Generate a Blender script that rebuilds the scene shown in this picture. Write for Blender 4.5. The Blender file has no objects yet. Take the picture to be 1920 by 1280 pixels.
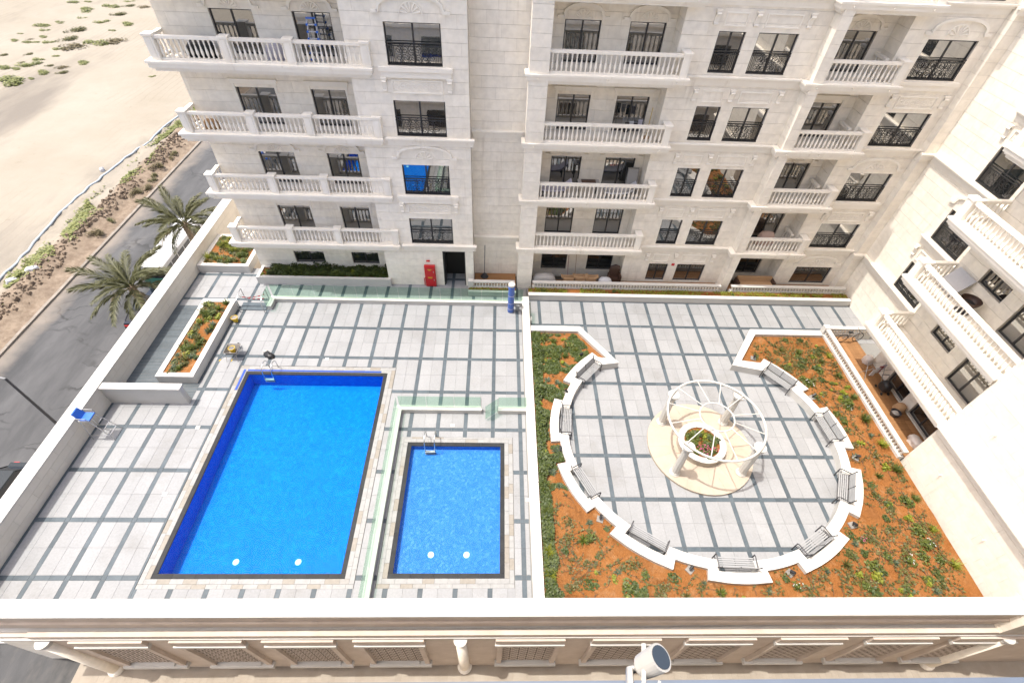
import bpy, math, random
from mathutils import Vector, Matrix, noise
R = random.Random(7)
PI = math.pi
rad = math.radians
scene = bpy.context.scene
col = scene.collection

# ------------------------------------------------------------------ camera
CAM = Vector((0, 0, 21.0))
pitch, yaw, roll = 0.816377, 0.051166, 0.053558
fw = Vector((math.sin(yaw) * math.cos(pitch), math.cos(yaw) * math.cos(pitch), -math.sin(pitch)))
rt = Vector((math.cos(yaw), -math.sin(yaw), 0))
up = rt.cross(fw)
r2 = rt * math.cos(roll) + up * math.sin(roll)
u2 = up * math.cos(roll) - rt * math.sin(roll)
cd = bpy.data.cameras.new('camera')
cd.sensor_width = 36
cd.lens = 917.15 / 1920 * 36
cd.clip_start = 0.05
cd.clip_end = 3000
cam = bpy.data.objects.new('camera', cd)
m3 = Matrix((r2, u2, -fw)).transposed()
cam.matrix_world = Matrix.Translation(CAM) @ m3.to_4x4()
col.objects.link(cam)
scene.camera = cam

# ------------------------------------------------------------------ light
SUN = Vector((0.345, -0.05, -1.0)).normalized()
w = bpy.data.worlds.new('World')
scene.world = w
w.use_nodes = True
nt = w.node_tree
bg = nt.nodes['Background']
sky = nt.nodes.new('ShaderNodeTexSky')
sky.sky_type = 'NISHITA'
sky.sun_disc = False
sky.sun_elevation = math.asin(-SUN.z)
sky.sun_rotation = math.atan2(-SUN.x, -SUN.y)
sky.air_density = 1.0
sky.dust_density = 5.0
sky.ozone_density = 1.0
bg.inputs['Strength'].default_value = 0.15
nt.links.new(sky.outputs[0], bg.inputs[0])
sl = bpy.data.lights.new('sun', 'SUN')
sl.energy = 2.05
sl.angle = rad(0.53)
sl.color = (1.0, 0.975, 0.935)
so = bpy.data.objects.new('sun', sl)
so.rotation_euler = SUN.to_track_quat('-Z', 'Y').to_euler()
so.location = (-20, 5, 60)
col.objects.link(so)
vs = scene.view_settings
vs.view_transform = 'Standard'
vs.look = 'None'
vs.gamma = 1
vs.use_curve_mapping = False
vs.exposure = 1.25
vs.use_white_balance = True
vs.white_balance_temperature = 6750
vs.white_balance_tint = 9

# ------------------------------------------------------------------ materials
MATS = {}


def nodes(name):
    m = bpy.data.materials.new(name)
    m.use_nodes = True
    n = m.node_tree
    b = n.nodes['Principled BSDF']
    MATS[name] = m
    return m, n, b


def mathn(n, op, a, b=None, c=None):
    k = n.nodes.new('ShaderNodeMath')
    k.operation = op
    for i, v in enumerate((a, b, c)):
        if v is None:
            continue
        if hasattr(v, 'is_linked'):
            n.links.new(v, k.inputs[i])
        else:
            k.inputs[i].default_value = v
    return k.outputs[0]


def mixc(n, f, a, b):
    k = n.nodes.new('ShaderNodeMix')
    k.data_type = 'RGBA'
    for i, v in ((0, f), (6, a), (7, b)):
        if hasattr(v, 'is_linked'):
            n.links.new(v, k.inputs[i])
        else:
            k.inputs[i].default_value = (*v, 1) if i > 0 and len(v) == 3 else v
    return k.outputs[2]


def island(n):
    g = n.nodes.new('ShaderNodeNewGeometry')
    o = n.nodes.new('ShaderNodeObjectInfo')
    return mathn(n, 'FRACT', mathn(n, 'ADD', g.outputs['Random Per Island'], o.outputs['Random']))


def noisen(n, scale, detail=4, rough=0.6, coord='world', stretch=None):
    g = n.nodes.new('ShaderNodeNewGeometry')
    v = g.outputs['Position']
    if stretch:
        mp = n.nodes.new('ShaderNodeMapping')
        mp.inputs['Scale'].default_value = stretch
        n.links.new(v, mp.inputs[0])
        v = mp.outputs[0]
    t = n.nodes.new('ShaderNodeTexNoise')
    t.inputs['Scale'].default_value = scale
    t.inputs['Detail'].default_value = detail
    t.inputs['Roughness'].default_value = rough
    n.links.new(v, t.inputs['Vector'])
    return t.outputs['Fac']


def ramp(n, f, lo, hi):
    k = n.nodes.new('ShaderNodeMapRange')
    k.inputs[1].default_value = lo
    k.inputs[2].default_value = hi
    n.links.new(f, k.inputs[0])
    return k.outputs[0]


def bump(n, b, h, strength=0.2, dist=0.02):
    k = n.nodes.new('ShaderNodeBump')
    k.inputs['Strength'].default_value = strength
    k.inputs['Distance'].default_value = dist
    n.links.new(h, k.inputs['Height'])
    n.links.new(k.outputs[0], b.inputs['Normal'])


def stone(name, c1, c2, scale=1.5, rough=0.7, var=0.12, stain=None, stain_lo=0.58, stain_hi=0.75, bmp=0.15, stretch=None, fine=None, streak=None):
    m, n, b = nodes(name)
    f = ramp(n, noisen(n, scale, 5, 0.65, stretch=stretch), 0.3, 0.7)
    c = mixc(n, f, c1, c2)
    if var:
        v = island(n)
        k = n.nodes.new('ShaderNodeHueSaturation')
        n.links.new(c, k.inputs['Color'])
        n.links.new(mathn(n, 'MULTIPLY_ADD', v, 2 * var, 1 - var), k.inputs['Value'])
        c = k.outputs[0]
    if stain:
        s = ramp(n, noisen(n, scale * 0.35, 6, 0.7), stain_lo, stain_hi)
        c = mixc(n, mathn(n, 'MULTIPLY', s, 0.7), c, stain)
    if streak:
        s = mathn(n, 'MULTIPLY', ramp(n, noisen(n, 1.0, 5, 0.6, stretch=(3.2, 3.2, 0.22)), 0.56, 0.78), ramp(n, noisen(n, 0.3, 3), 0.42, 0.62))
        c = mixc(n, mathn(n, 'MULTIPLY', s, 0.55), c, streak)
    if fine:
        s = ramp(n, noisen(n, fine, 2, 0.5), 0.35, 0.65)
        k = n.nodes.new('ShaderNodeHueSaturation')
        n.links.new(c, k.inputs['Color'])
        n.links.new(mathn(n, 'MULTIPLY_ADD', s, 0.09, 0.955), k.inputs['Value'])
        c = k.outputs[0]
    n.links.new(c, b.inputs['Base Color'])
    b.inputs['Roughness'].default_value = rough
    b.inputs['Specular IOR Level'].default_value = 0.2
    if bmp:
        bump(n, b, noisen(n, 25, 4, 0.6), bmp, 0.01)
    return m


def plain(name, c, rough=0.5, metal=0.0, var=0.0, spec=0.5):
    m, n, b = nodes(name)
    if var:
        v = island(n)
        k = n.nodes.new('ShaderNodeHueSaturation')
        k.inputs['Color'].default_value = (*c, 1)
        n.links.new(mathn(n, 'MULTIPLY_ADD', v, 2 * var, 1 - var), k.inputs['Value'])
        n.links.new(k.outputs[0], b.inputs['Base Color'])
    else:
        f = noisen(n, 8, 3)
        n.links.new(mixc(n, f, tuple(x * 0.9 for x in c), tuple(min(1, x * 1.1) for x in c)), b.inputs['Base Color'])
    b.inputs['Roughness'].default_value = rough
    b.inputs['Metallic'].default_value = metal
    b.inputs['Specular IOR Level'].default_value = spec
    return m


def leafm(name, c1, c2, c3=None):
    m, n, b = nodes(name)
    v = island(n)
    c = mixc(n, v, c1, c2)
    if c3:
        g = n.nodes.new('ShaderNodeNewGeometry')
        s = ramp(n, noisen(n, 1.3, 3), 0.45, 0.65)
        c = mixc(n, s, c, c3)
    n.links.new(c, b.inputs['Base Color'])
    b.inputs['Roughness'].default_value = 0.55
    t = n.nodes.new('ShaderNodeBsdfTranslucent')
    n.links.new(c, t.inputs[0])
    x = n.nodes.new('ShaderNodeMixShader')
    x.inputs[0].default_value = 0.25
    n.links.new(b.outputs[0], x.inputs[1])
    n.links.new(t.outputs[0], x.inputs[2])
    n.links.new(x.outputs[0], n.nodes['Material Output'].inputs[0])
    return m


CLAD = stone('limestone_cladding', (0.8, 0.735, 0.635), (0.86, 0.805, 0.715), 0.7, 0.6, 0.04, bmp=0.03, fine=3.5, streak=(0.52, 0.44, 0.35))
TRIM = stone('limestone_trim', (0.82, 0.76, 0.67), (0.865, 0.82, 0.74), 1.2, 0.55, 0.03, bmp=0.03, streak=(0.55, 0.47, 0.38))
JOINT = plain('joint_mortar', (0.52, 0.475, 0.42), 0.9)
WHITE = stone('white_coping', (0.48, 0.465, 0.435), (0.53, 0.515, 0.49), 0.8, 0.55, 0.05, stain=(0.45, 0.41, 0.36), stain_lo=0.6, stain_hi=0.9)
DIRTY = stone('weathered_wall', (0.58, 0.54, 0.48), (0.66, 0.62, 0.56), 0.7, 0.7, 0.03, stain=(0.45, 0.37, 0.31), stain_lo=0.55, stain_hi=0.85)
TILE = stone('granite_tile', (0.24, 0.245, 0.252), (0.272, 0.277, 0.284), 0.8, 0.55, 0.055, stain=(0.175, 0.17, 0.162), stain_lo=0.54, fine=12, bmp=0.05)
TJOINT = plain('tile_joint', (0.2, 0.2, 0.195), 0.9)
SLATE = stone('slate_strip', (0.062, 0.08, 0.094), (0.09, 0.11, 0.125), 2.5, 0.5, 0.14, fine=15)
COPING = stone('pool_coping_stone', (0.016, 0.017, 0.019), (0.028, 0.03, 0.032), 3, 0.6, 0.12)
BORDER = None


def border_mat():
    m, n, b = nodes('pool_border_stone')
    v = island(n)
    t = ramp(n, v, 0.72, 0.78)
    base = mixc(n, ramp(n, noisen(n, 4, 4), 0.3, 0.7), (0.22, 0.22, 0.217), (0.28, 0.28, 0.275))
    tan = mixc(n, ramp(n, noisen(n, 6, 4), 0.3, 0.7), (0.18, 0.158, 0.126), (0.235, 0.21, 0.175))
    n.links.new(mixc(n, mathn(n, 'MULTIPLY', t, 0.85), base, tan), b.inputs['Base Color'])
    b.inputs['Roughness'].default_value = 0.6
    return m


BORDER = border_mat()


def mosaic(name, c1, c2, c3, sc):
    m, n, b = nodes(name)
    g = n.nodes.new('ShaderNodeNewGeometry')
    vo = n.nodes.new('ShaderNodeTexVoronoi')
    vo.inputs['Scale'].default_value = sc
    n.links.new(g.outputs['Position'], vo.inputs['Vector'])
    sep = n.nodes.new('ShaderNodeSeparateColor')
    n.links.new(vo.outputs['Color'], sep.inputs[0])
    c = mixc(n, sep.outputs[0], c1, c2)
    c = mixc(n, mathn(n, 'MULTIPLY', ramp(n, sep.outputs[1], 0.8, 0.95), 0.6), c, c3)  # paler mosaic cells, doubling as caustic mottle painted into the tile colour
    n.links.new(c, b.inputs['Base Color'])
    b.inputs['Roughness'].default_value = 0.5
    b.inputs['Specular IOR Level'].default_value = 0.03
    return m


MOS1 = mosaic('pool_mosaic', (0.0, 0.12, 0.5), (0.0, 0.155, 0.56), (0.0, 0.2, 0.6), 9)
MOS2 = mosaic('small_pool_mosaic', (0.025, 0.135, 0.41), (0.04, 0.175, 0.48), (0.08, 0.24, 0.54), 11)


def water_mat(name, tint, bscale):
    m, n, b = nodes(name)
    n.nodes.remove(b)
    tr = n.nodes.new('ShaderNodeBsdfTransparent')
    tr.inputs[0].default_value = (*tint, 1)
    gl = n.nodes.new('ShaderNodeBsdfGlossy')
    gl.inputs['Roughness'].default_value = 0.03
    fr = n.nodes.new('ShaderNodeFresnel')
    fr.inputs[0].default_value = 1.14
    bp = n.nodes.new('ShaderNodeBump')
    bp.inputs['Strength'].default_value = 0.25
    bp.inputs['Distance'].default_value = 0.03
    n.links.new(noisen(n, bscale, 3), bp.inputs['Height'])
    n.links.new(bp.outputs[0], gl.inputs['Normal'])
    n.links.new(bp.outputs[0], fr.inputs['Normal'])
    x = n.nodes.new('ShaderNodeMixShader')
    n.links.new(fr.outputs[0], x.inputs[0])
    n.links.new(tr.outputs[0], x.inputs[1])
    n.links.new(gl.outputs[0], x.inputs[2])
    n.links.new(x.outputs[0], n.nodes['Material Output'].inputs[0])
    return m


GUT = plain('gutter_tile_shade', (0.005, 0.05, 0.3), 0.4)  # deeper blue paints in the shade of the sunken gutter
WATER = water_mat('pool_water', (0.72, 0.97, 1.0), 5)
WATER2 = water_mat('shallow_water', (0.9, 0.98, 1.0), 6)


def glass_mat(name, tint, f0=0.06):
    m, n, b = nodes(name)
    n.nodes.remove(b)
    tr = n.nodes.new('ShaderNodeBsdfTransparent')
    tr.inputs[0].default_value = (*tint, 1)
    gl = n.nodes.new('ShaderNodeBsdfGlossy')
    gl.inputs['Roughness'].default_value = 0.02
    lw = n.nodes.new('ShaderNodeLayerWeight')
    lw.inputs[0].default_value = 0.5
    x = n.nodes.new('ShaderNodeMixShader')
    n.links.new(mathn(n, 'MULTIPLY_ADD', mathn(n, 'POWER', lw.outputs['Facing'], 4.0), 0.5, f0), x.inputs[0])
    n.links.new(tr.outputs[0], x.inputs[1])
    n.links.new(gl.outputs[0], x.inputs[2])
    n.links.new(x.outputs[0], n.nodes['Material Output'].inputs[0])
    return m


GLASS = glass_mat('green_tinted_glass', (0.78, 0.9, 0.84), 0.02)
m, n, b = nodes('window_glass')
b.inputs['Base Color'].default_value = (0.012, 0.016, 0.018, 1)
b.inputs['Roughness'].default_value = 0.02
b.inputs['IOR'].default_value = 3.5
_t = noisen(n, 1.1, 2)
bump(n, b, _t, 0.03, 0.05)
PANE = m
CARG = plain('car_glass', (0.015, 0.017, 0.02), 0.05)
FRAME = plain('dark_bronze_frame', (0.03, 0.03, 0.032), 0.4)
IRON = plain('wrought_iron', (0.035, 0.035, 0.037), 0.45, 0.3)
STEEL = plain('stainless_steel', (0.62, 0.62, 0.62), 0.25, 1.0)
GALV = plain('painted_grey_metal', (0.28, 0.285, 0.29), 0.45, 0.1)
CHAR = plain('charcoal_metal', (0.05, 0.05, 0.055), 0.5, 0.2)
SOIL = None


def soil_mat():
    m, n, b = nodes('orange_soil')
    f = ramp(n, noisen(n, 1.1, 6, 0.7), 0.3, 0.7)
    c = mixc(n, f, (0.185, 0.07, 0.019), (0.265, 0.118, 0.042))
    d = ramp(n, noisen(n, 2.3, 6, 0.7), 0.52, 0.72)
    c = mixc(n, mathn(n, 'MULTIPLY', d, 0.75), c, (0.3, 0.17, 0.085))
    w2 = ramp(n, noisen(n, 0.55, 5, 0.7), 0.5, 0.66)
    c = mixc(n, mathn(n, 'MULTIPLY', w2, 0.7), c, (0.15, 0.06, 0.02))
    e = ramp(n, noisen(n, 14, 3), 0.6, 0.72)
    c = mixc(n, mathn(n, 'MULTIPLY', e, 0.55), c, (0.1, 0.036, 0.012))
    n.links.new(c, b.inputs['Base Color'])
    b.inputs['Roughness'].default_value = 0.95
    b.inputs['Specular IOR Level'].default_value = 0.1
    bump(n, b, noisen(n, 9, 6), 0.8, 0.08)
    return m


SOIL = soil_mat()


def sand_mat():
    m, n, b = nodes('desert_sand')
    f = ramp(n, noisen(n, 0.12, 7, 0.65), 0.3, 0.7)
    c = mixc(n, f, (0.262, 0.232, 0.186), (0.302, 0.273, 0.228))
    g = ramp(n, noisen(n, 0.05, 5, 0.6, stretch=(1.6, 0.5, 1)), 0.56, 0.72)
    c = mixc(n, mathn(n, 'MULTIPLY', g, 0.9), c, (0.17, 0.152, 0.132))
    h = ramp(n, noisen(n, 0.5, 6, 0.75), 0.62, 0.75)
    c = mixc(n, mathn(n, 'MULTIPLY', h, 0.7), c, (0.19, 0.148, 0.108))
    # wheel tracks
    wv = n.nodes.new('ShaderNodeTexWave')
    wv.inputs['Scale'].default_value = 0.35
    wv.inputs['Distortion'].default_value = 9
    wv.inputs['Detail'].default_value = 4
    wv.inputs['Detail Scale'].default_value = 0.35
    gg = n.nodes.new('ShaderNodeNewGeometry')
    n.links.new(gg.outputs['Position'], wv.inputs['Vector'])
    tr = mathn(n, 'MULTIPLY', ramp(n, wv.outputs['Fac'], 0.86, 0.98), ramp(n, noisen(n, 0.07, 3), 0.45, 0.6))
    c = mixc(n, mathn(n, 'MULTIPLY', tr, 0.3), c, (0.19, 0.155, 0.12))
    # the rough dirt bank along the kerb
    sx = n.nodes.new('ShaderNodeSeparateXYZ')
    n.links.new(gg.outputs['Position'], sx.inputs[0])
    wob = mathn(n, 'MULTIPLY_ADD', noisen(n, 0.35, 4), 3.0, -1.5)
    bank = ramp(n, mathn(n, 'ADD', sx.outputs[0], wob), -38.6, -37.6)
    c = mixc(n, mathn(n, 'MULTIPLY', bank, 0.85), c, mixc(n, ramp(n, noisen(n, 1.6, 6, 0.75), 0.35, 0.65), (0.13, 0.092, 0.066), (0.25, 0.195, 0.145)))
    n.links.new(c, b.inputs['Base Color'])
    b.inputs['Roughness'].default_value = 1.0
    b.inputs['Specular IOR Level'].default_value = 0.1
    bump(n, b, noisen(n, 1.2, 8, 0.7), 0.5, 0.15)
    return m


SAND = sand_mat()


def asphalt_mat():
    m, n, b = nodes('worn_asphalt')
    f = ramp(n, noisen(n, 0.35, 6, 0.65, stretch=(1.4, 0.35, 1)), 0.35, 0.65)
    c = mixc(n, f, (0.045, 0.046, 0.048), (0.085, 0.085, 0.087))
    d = ramp(n, noisen(n, 0.28, 6, 0.7, stretch=(1.0, 0.4, 1)), 0.55, 0.72)
    c = mixc(n, mathn(n, 'MULTIPLY', d, 0.8), c, (0.125, 0.117, 0.108))
    # cracks across the lane
    vo = n.nodes.new('ShaderNodeTexVoronoi')
    vo.feature = 'DISTANCE_TO_EDGE'
    vo.inputs['Scale'].default_value = 0.45
    g = n.nodes.new('ShaderNodeNewGeometry')
    mp = n.nodes.new('ShaderNodeMapping')
    mp.inputs['Scale'].default_value = (0.5, 1.5, 1)
    wn = n.nodes.new('ShaderNodeTexNoise')
    wn.inputs['Scale'].default_value = 0.6
    wn.inputs['Detail'].default_value = 5
    n.links.new(g.outputs['Position'], wn.inputs['Vector'])
    va = n.nodes.new('ShaderNodeVectorMath')
    va.operation = 'MULTIPLY_ADD'
    n.links.new(wn.outputs['Color'], va.inputs[0])
    va.inputs[1].default_value = (2.5, 2.5, 0)
    n.links.new(g.outputs['Position'], va.inputs[2])
    n.links.new(va.outputs[0], mp.inputs[0])
    n.links.new(mp.outputs[0], vo.inputs['Vector'])
    cr = mathn(n, 'SUBTRACT', 1.0, ramp(n, vo.outputs['Distance'], 0.008, 0.04))
    cr = mathn(n, 'MULTIPLY', cr, ramp(n, noisen(n, 0.16, 3), 0.48, 0.56))
    c = mixc(n, mathn(n, 'MULTIPLY', cr, 0.6), c, (0.014, 0.014, 0.014))
    # drifted sand along the kerb
    sx = n.nodes.new('ShaderNodeSeparateXYZ')
    n.links.new(g.outputs['Position'], sx.inputs[0])
    e = mathn(n, 'ADD', sx.outputs[0], mathn(n, 'MULTIPLY_ADD', noisen(n, 0.5, 5), 3.0, -1.5))
    e = mathn(n, 'SUBTRACT', 1.0, ramp(n, e, -34.6, -32.9))
    c = mixc(n, mathn(n, 'MULTIPLY', e, 0.75), c, (0.23, 0.195, 0.16))
    n.links.new(c, b.inputs['Base Color'])
    b.inputs['Roughness'].default_value = 0.9
    bump(n, b, noisen(n, 20, 4), 0.3, 0.02)
    return m


ASPH = asphalt_mat()
PAVE = stone('street_paving', (0.29, 0.25, 0.205), (0.35, 0.31, 0.26), 1.2, 0.85, 0.05)
PAVE2 = stone('concrete_pavement', (0.45, 0.43, 0.41), (0.52, 0.5, 0.47), 1.0, 0.9, 0.04)
KERB = stone('kerb_concrete', (0.2, 0.175, 0.145), (0.26, 0.23, 0.2), 1.5, 0.9, 0.1)
MARBLE = stone('cream_marble', (0.37, 0.31, 0.245), (0.42, 0.36, 0.295), 1.0, 0.4, 0.03)
WHITEP = plain('white_paint', (0.5, 0.485, 0.45), 0.4)
CONC = stone('rough_concrete', (0.17, 0.16, 0.15), (0.24, 0.225, 0.21), 4, 0.9, 0.1)
SCREEN = stone('carved_screen', (0.46, 0.385, 0.325), (0.56, 0.48, 0.415), 1.2, 0.8, 0.03, stain=(0.34, 0.27, 0.22))
RECESS = plain('screen_recess_shade', (0.085, 0.064, 0.05), 0.9)  # dark brown paints the shade inside the lattice holes
WOOD = stone('wood_decking', (0.22, 0.11, 0.045), (0.3, 0.16, 0.075), 2.5, 0.6, 0.18, stretch=(0.4, 6, 1))
DARKV = plain('painted_dark_interior', (0.02, 0.019, 0.018), 0.8)  # near-black colour stands in for the lack of light in the passage
RED = plain('red_paint', (0.5, 0.015, 0.02), 0.35)
YEL = plain('yellow_paint', (0.62, 0.42, 0.03), 0.5)
BLUE = plain('blue_plastic', (0.02, 0.13, 0.55), 0.4)
WRAP = plain('blue_wrapping', (0.06, 0.13, 0.42), 0.45, 0, 0)
BLACK = plain('black_plastic', (0.015, 0.015, 0.017), 0.5)
CLOTH1 = plain('lilac_cloth', (0.5, 0.48, 0.56), 0.9)
CLOTH2 = plain('white_cloth', (0.48, 0.48, 0.5), 0.9)
CLOTH3 = plain('grey_cloth', (0.36, 0.34, 0.32), 0.9)
CLOTH4 = plain('rose_cloth', (0.55, 0.4, 0.34), 0.9)
MAROON = plain('maroon_cloth', (0.3, 0.08, 0.09), 0.9)
CARD = plain('cardboard', (0.42, 0.26, 0.14), 0.9)
BROWN = plain('dark_brown_leather', (0.06, 0.03, 0.02), 0.5)
BAGM = plain('clear_plastic_bag', (0.6, 0.55, 0.52), 0.3)
BARK = stone('palm_bark', (0.2, 0.15, 0.1), (0.33, 0.26, 0.19), 6, 0.95, 0.1)
PALML = leafm('palm_leaf', (0.072, 0.079, 0.032), (0.151, 0.148, 0.065))
PALMD = leafm('dry_palm_leaf', (0.173, 0.130, 0.065), (0.245, 0.194, 0.101))
LEAF = leafm('green_leaf', (0.04, 0.062, 0.009), (0.12, 0.145, 0.02))
LEAFD = leafm('dark_green_leaf', (0.022, 0.042, 0.007), (0.085, 0.11, 0.017), (0.05, 0.075, 0.012))
LEAFY = leafm('yellow_green_leaf', (0.14, 0.165, 0.013), (0.24, 0.25, 0.025))
LEAFB = leafm('blue_green_leaf', (0.06, 0.09, 0.055), (0.115, 0.15, 0.09))
LEAFO = leafm('olive_leaf', (0.055, 0.055, 0.013), (0.135, 0.125, 0.03))
LEAFS = leafm('desert_scrub_leaf', (0.122, 0.144, 0.036), (0.230, 0.238, 0.072))
LEAFR = leafm('brown_scrub_leaf', (0.079, 0.061, 0.022), (0.173, 0.137, 0.054))
STEM = plain('dark_stem', (0.1, 0.06, 0.035), 0.9)
FLW = plain('white_flower', (0.45, 0.45, 0.42), 0.7)
FLP = plain('pink_flower', (0.5, 0.09, 0.2), 0.7)
PIPE = plain('grey_blue_pipe', (0.34, 0.38, 0.42), 0.6)
ROCK = stone('dirt_clod', (0.12, 0.088, 0.064), (0.2, 0.155, 0.115), 2, 1.0, 0.2)
CARB = plain('black_car_paint', (0.01, 0.012, 0.02), 0.15)
CARD2 = plain('dark_green_car_paint', (0.015, 0.02, 0.022), 0.2)
CARW = plain('white_car_paint', (0.5, 0.5, 0.5), 0.25)
BUSG = plain('bus_green_paint', (0.03, 0.16, 0.12), 0.35)
RUBBER = plain('rubber', (0.015, 0.015, 0.015), 0.8)
LIGHTG = plain('light_glass', (0.34, 0.34, 0.34), 0.2)
TAIL = plain('tail_light', (0.45, 0.02, 0.02), 0.3)
LEDGE = plain('blue_grey_ledge', (0.11, 0.135, 0.18), 0.6)
LENS = plain('dark_lens', (0.035, 0.045, 0.06), 0.2)
HEADM = plain('pale_grey_metal', (0.4, 0.385, 0.36), 0.45)
LAMPG = plain('pool_lamp_glass', (0.62, 0.85, 0.85), 0.3)

# ------------------------------------------------------------------ builders
WO = {}


class MB:
    def __init__(s, T=None):
        s.v = []
        s.f = []
        s.T = T

    def add(s, vs, fs):
        k = len(s.v)
        s.v += [s.T(*p) for p in vs] if s.T else [tuple(p) for p in vs]
        s.f += [tuple(i + k for i in f) for f in fs]
        return s

    def box(s, x0, x1, y0, y1, z0, z1):
        return s.add([(x0, y0, z0), (x1, y0, z0), (x1, y1, z0), (x0, y1, z0), (x0, y0, z1), (x1, y0, z1), (x1, y1, z1), (x0, y1, z1)],
                     [(0, 3, 2, 1), (4, 5, 6, 7), (0, 1, 5, 4), (1, 2, 6, 5), (2, 3, 7, 6), (3, 0, 4, 7)])

    def prism(s, pts, z0, z1):
        n = len(pts)
        return s.add([(x, y, z0) for x, y in pts] + [(x, y, z1) for x, y in pts],
                     [tuple(range(n - 1, -1, -1)), tuple(range(n, 2 * n))] + [(i, (i + 1) % n, n + (i + 1) % n, n + i) for i in range(n)])

    def lathe(s, prof, cx, cy, n=10, z=0, cap=True):
        vs = []
        fs = []
        for r, h in prof:
            for i in range(n):
                a = 2 * PI * i / n
                vs.append((cx + r * math.cos(a), cy + r * math.sin(a), z + h))
        for j in range(len(prof) - 1):
            for i in range(n):
                fs.append((j * n + i, j * n + (i + 1) % n, (j + 1) * n + (i + 1) % n, (j + 1) * n + i))
        if cap:
            fs.append(tuple(range(n - 1, -1, -1)))
            fs.append(tuple((len(prof) - 1) * n + i for i in range(n)))
        return s.add(vs, fs)

    def tube(s, pts, r, n=5, closed=False, taper=1.0):
        pts = [Vector(p) for p in pts]
        vs = []
        fs = []
        L = len(pts)
        prev = None
        for i, p in enumerate(pts):
            if closed:
                t = pts[(i + 1) % L] - pts[i - 1]
            else:
                t = pts[min(i + 1, L - 1)] - pts[max(i - 1, 0)]
            t.normalize()
            ref = prev if prev is not None else (Vector((0, 0, 1)) if abs(t.z) < 0.9 else Vector((1, 0, 0)))
            a = (ref - t * ref.dot(t))
            if a.length < 1e-5:
                a = t.orthogonal()
            a.normalize()
            prev = a
            b = t.cross(a)
            rr = r[i] if isinstance(r, (list, tuple)) else r * (1 + (taper - 1) * i / max(1, L - 1))
            for k in range(n):
                an = 2 * PI * (k + 0.5) / n
                vs.append(p + a * rr * math.cos(an) + b * rr * math.sin(an))
        for j in range(L if closed else L - 1):
            for k in range(n):
                j2 = (j + 1) % L
                fs.append((j * n + k, j * n + (k + 1) % n, j2 * n + (k + 1) % n, j2 * n + k))
        if not closed:
            fs.append(tuple(range(n - 1, -1, -1)))
            fs.append(tuple((L - 1) * n + k for k in range(n)))
        return s.add(vs, fs)

    def mesh(s, name, mat, smooth=False):
        me = bpy.data.meshes.new(name)
        me.from_pydata([tuple(p) for p in s.v], [], s.f)
        me.materials.append(mat)
        if smooth:
            me.polygons.foreach_set('use_smooth', [True] * len(me.polygons))
        me.update()
        return me

    def build(s, name, mat, parent=None, org=None, smooth=False):
        if org is None:
            org = WO[parent.name] if parent else Vector((0, 0, 0))
        org = Vector(org)
        s.v = [(p[0] - org.x, p[1] - org.y, p[2] - org.z) for p in s.v]
        return obj(name, s.mesh(name, mat, smooth), parent, org)


def obj(name, data, parent=None, world=(0, 0, 0)):
    o = bpy.data.objects.new(name, data)
    world = Vector(world)
    if parent:
        o.parent = parent
        o.location = world - WO[parent.name]
    else:
        o.location = world
    WO[o.name] = world
    col.objects.link(o)
    return o


def tag(o, label, cat, group=None):
    o['label'] = label
    o['category'] = cat
    if group:
        o['group'] = group
    return o


def struct(o):
    o['kind'] = 'structure'
    return o


def stuff(o, label=None, cat=None):
    o['kind'] = 'stuff'
    if label:
        o['label'] = label
        o['category'] = cat
    return o


def thing(name, label, cat, loc, group=None):
    return tag(obj(name, None, None, loc), label, cat, group)


def copy_tree(o, loc, rz=0.0, label=None, scale=1.0, parent=None):
    c = o.copy()
    col.objects.link(c)
    if parent is None:
        c.location = loc
        c.rotation_euler = (0, 0, rz)
        c.scale = (scale,) * 3 if not isinstance(scale, tuple) else scale
        if label:
            c['label'] = label
    else:
        c.parent = parent
    for ch in list(o.children):
        copy_tree(ch, None, parent=c)
    return c


UNIT = {}


def unit_box(mat):
    if mat.name not in UNIT:
        UNIT[mat.name] = MB().box(0, 1, 0, 1, 0, 1).mesh('piece_' + mat.name, mat)
    return UNIT[mat.name]


def score(b):
    x, y, z = (b[0] + b[1]) / 2, (b[2] + b[3]) / 2, (b[4] + b[5]) / 2
    e = sorted((b[1] - b[0], b[3] - b[2], b[5] - b[4]))
    v = Vector((x, y, z)) - CAM
    d = v.dot(fw)
    if d < 0.2 or abs(v.dot(r2) / d) > 1.05 or abs(v.dot(u2) / d) > 0.72:
        return 0.0
    return e[1] * e[2] / v.length_squared


def emit(boxes, name, parent, mat, limit=300, rest_name=None, rest_parent=None):
    """boxes: list of (box, parent) or boxes; the largest in view become parts, the rest one joined part"""
    items = [(bx if len(bx) == 2 else (bx, parent)) for bx in boxes]
    items.sort(key=lambda i: -score(i[0]))
    me = unit_box(mat)
    for bx, p in items[:limit]:
        o = obj(name, me, p, (bx[0], bx[2], bx[4]))
        o.scale = (bx[1] - bx[0], bx[3] - bx[2], bx[5] - bx[4])
    if len(items) > limit:
        mb = MB()
        for bx, p in items[limit:]:
            mb.box(*bx)
        stuff(mb.build(rest_name or name + '_field', mat, rest_parent or parent))


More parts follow.
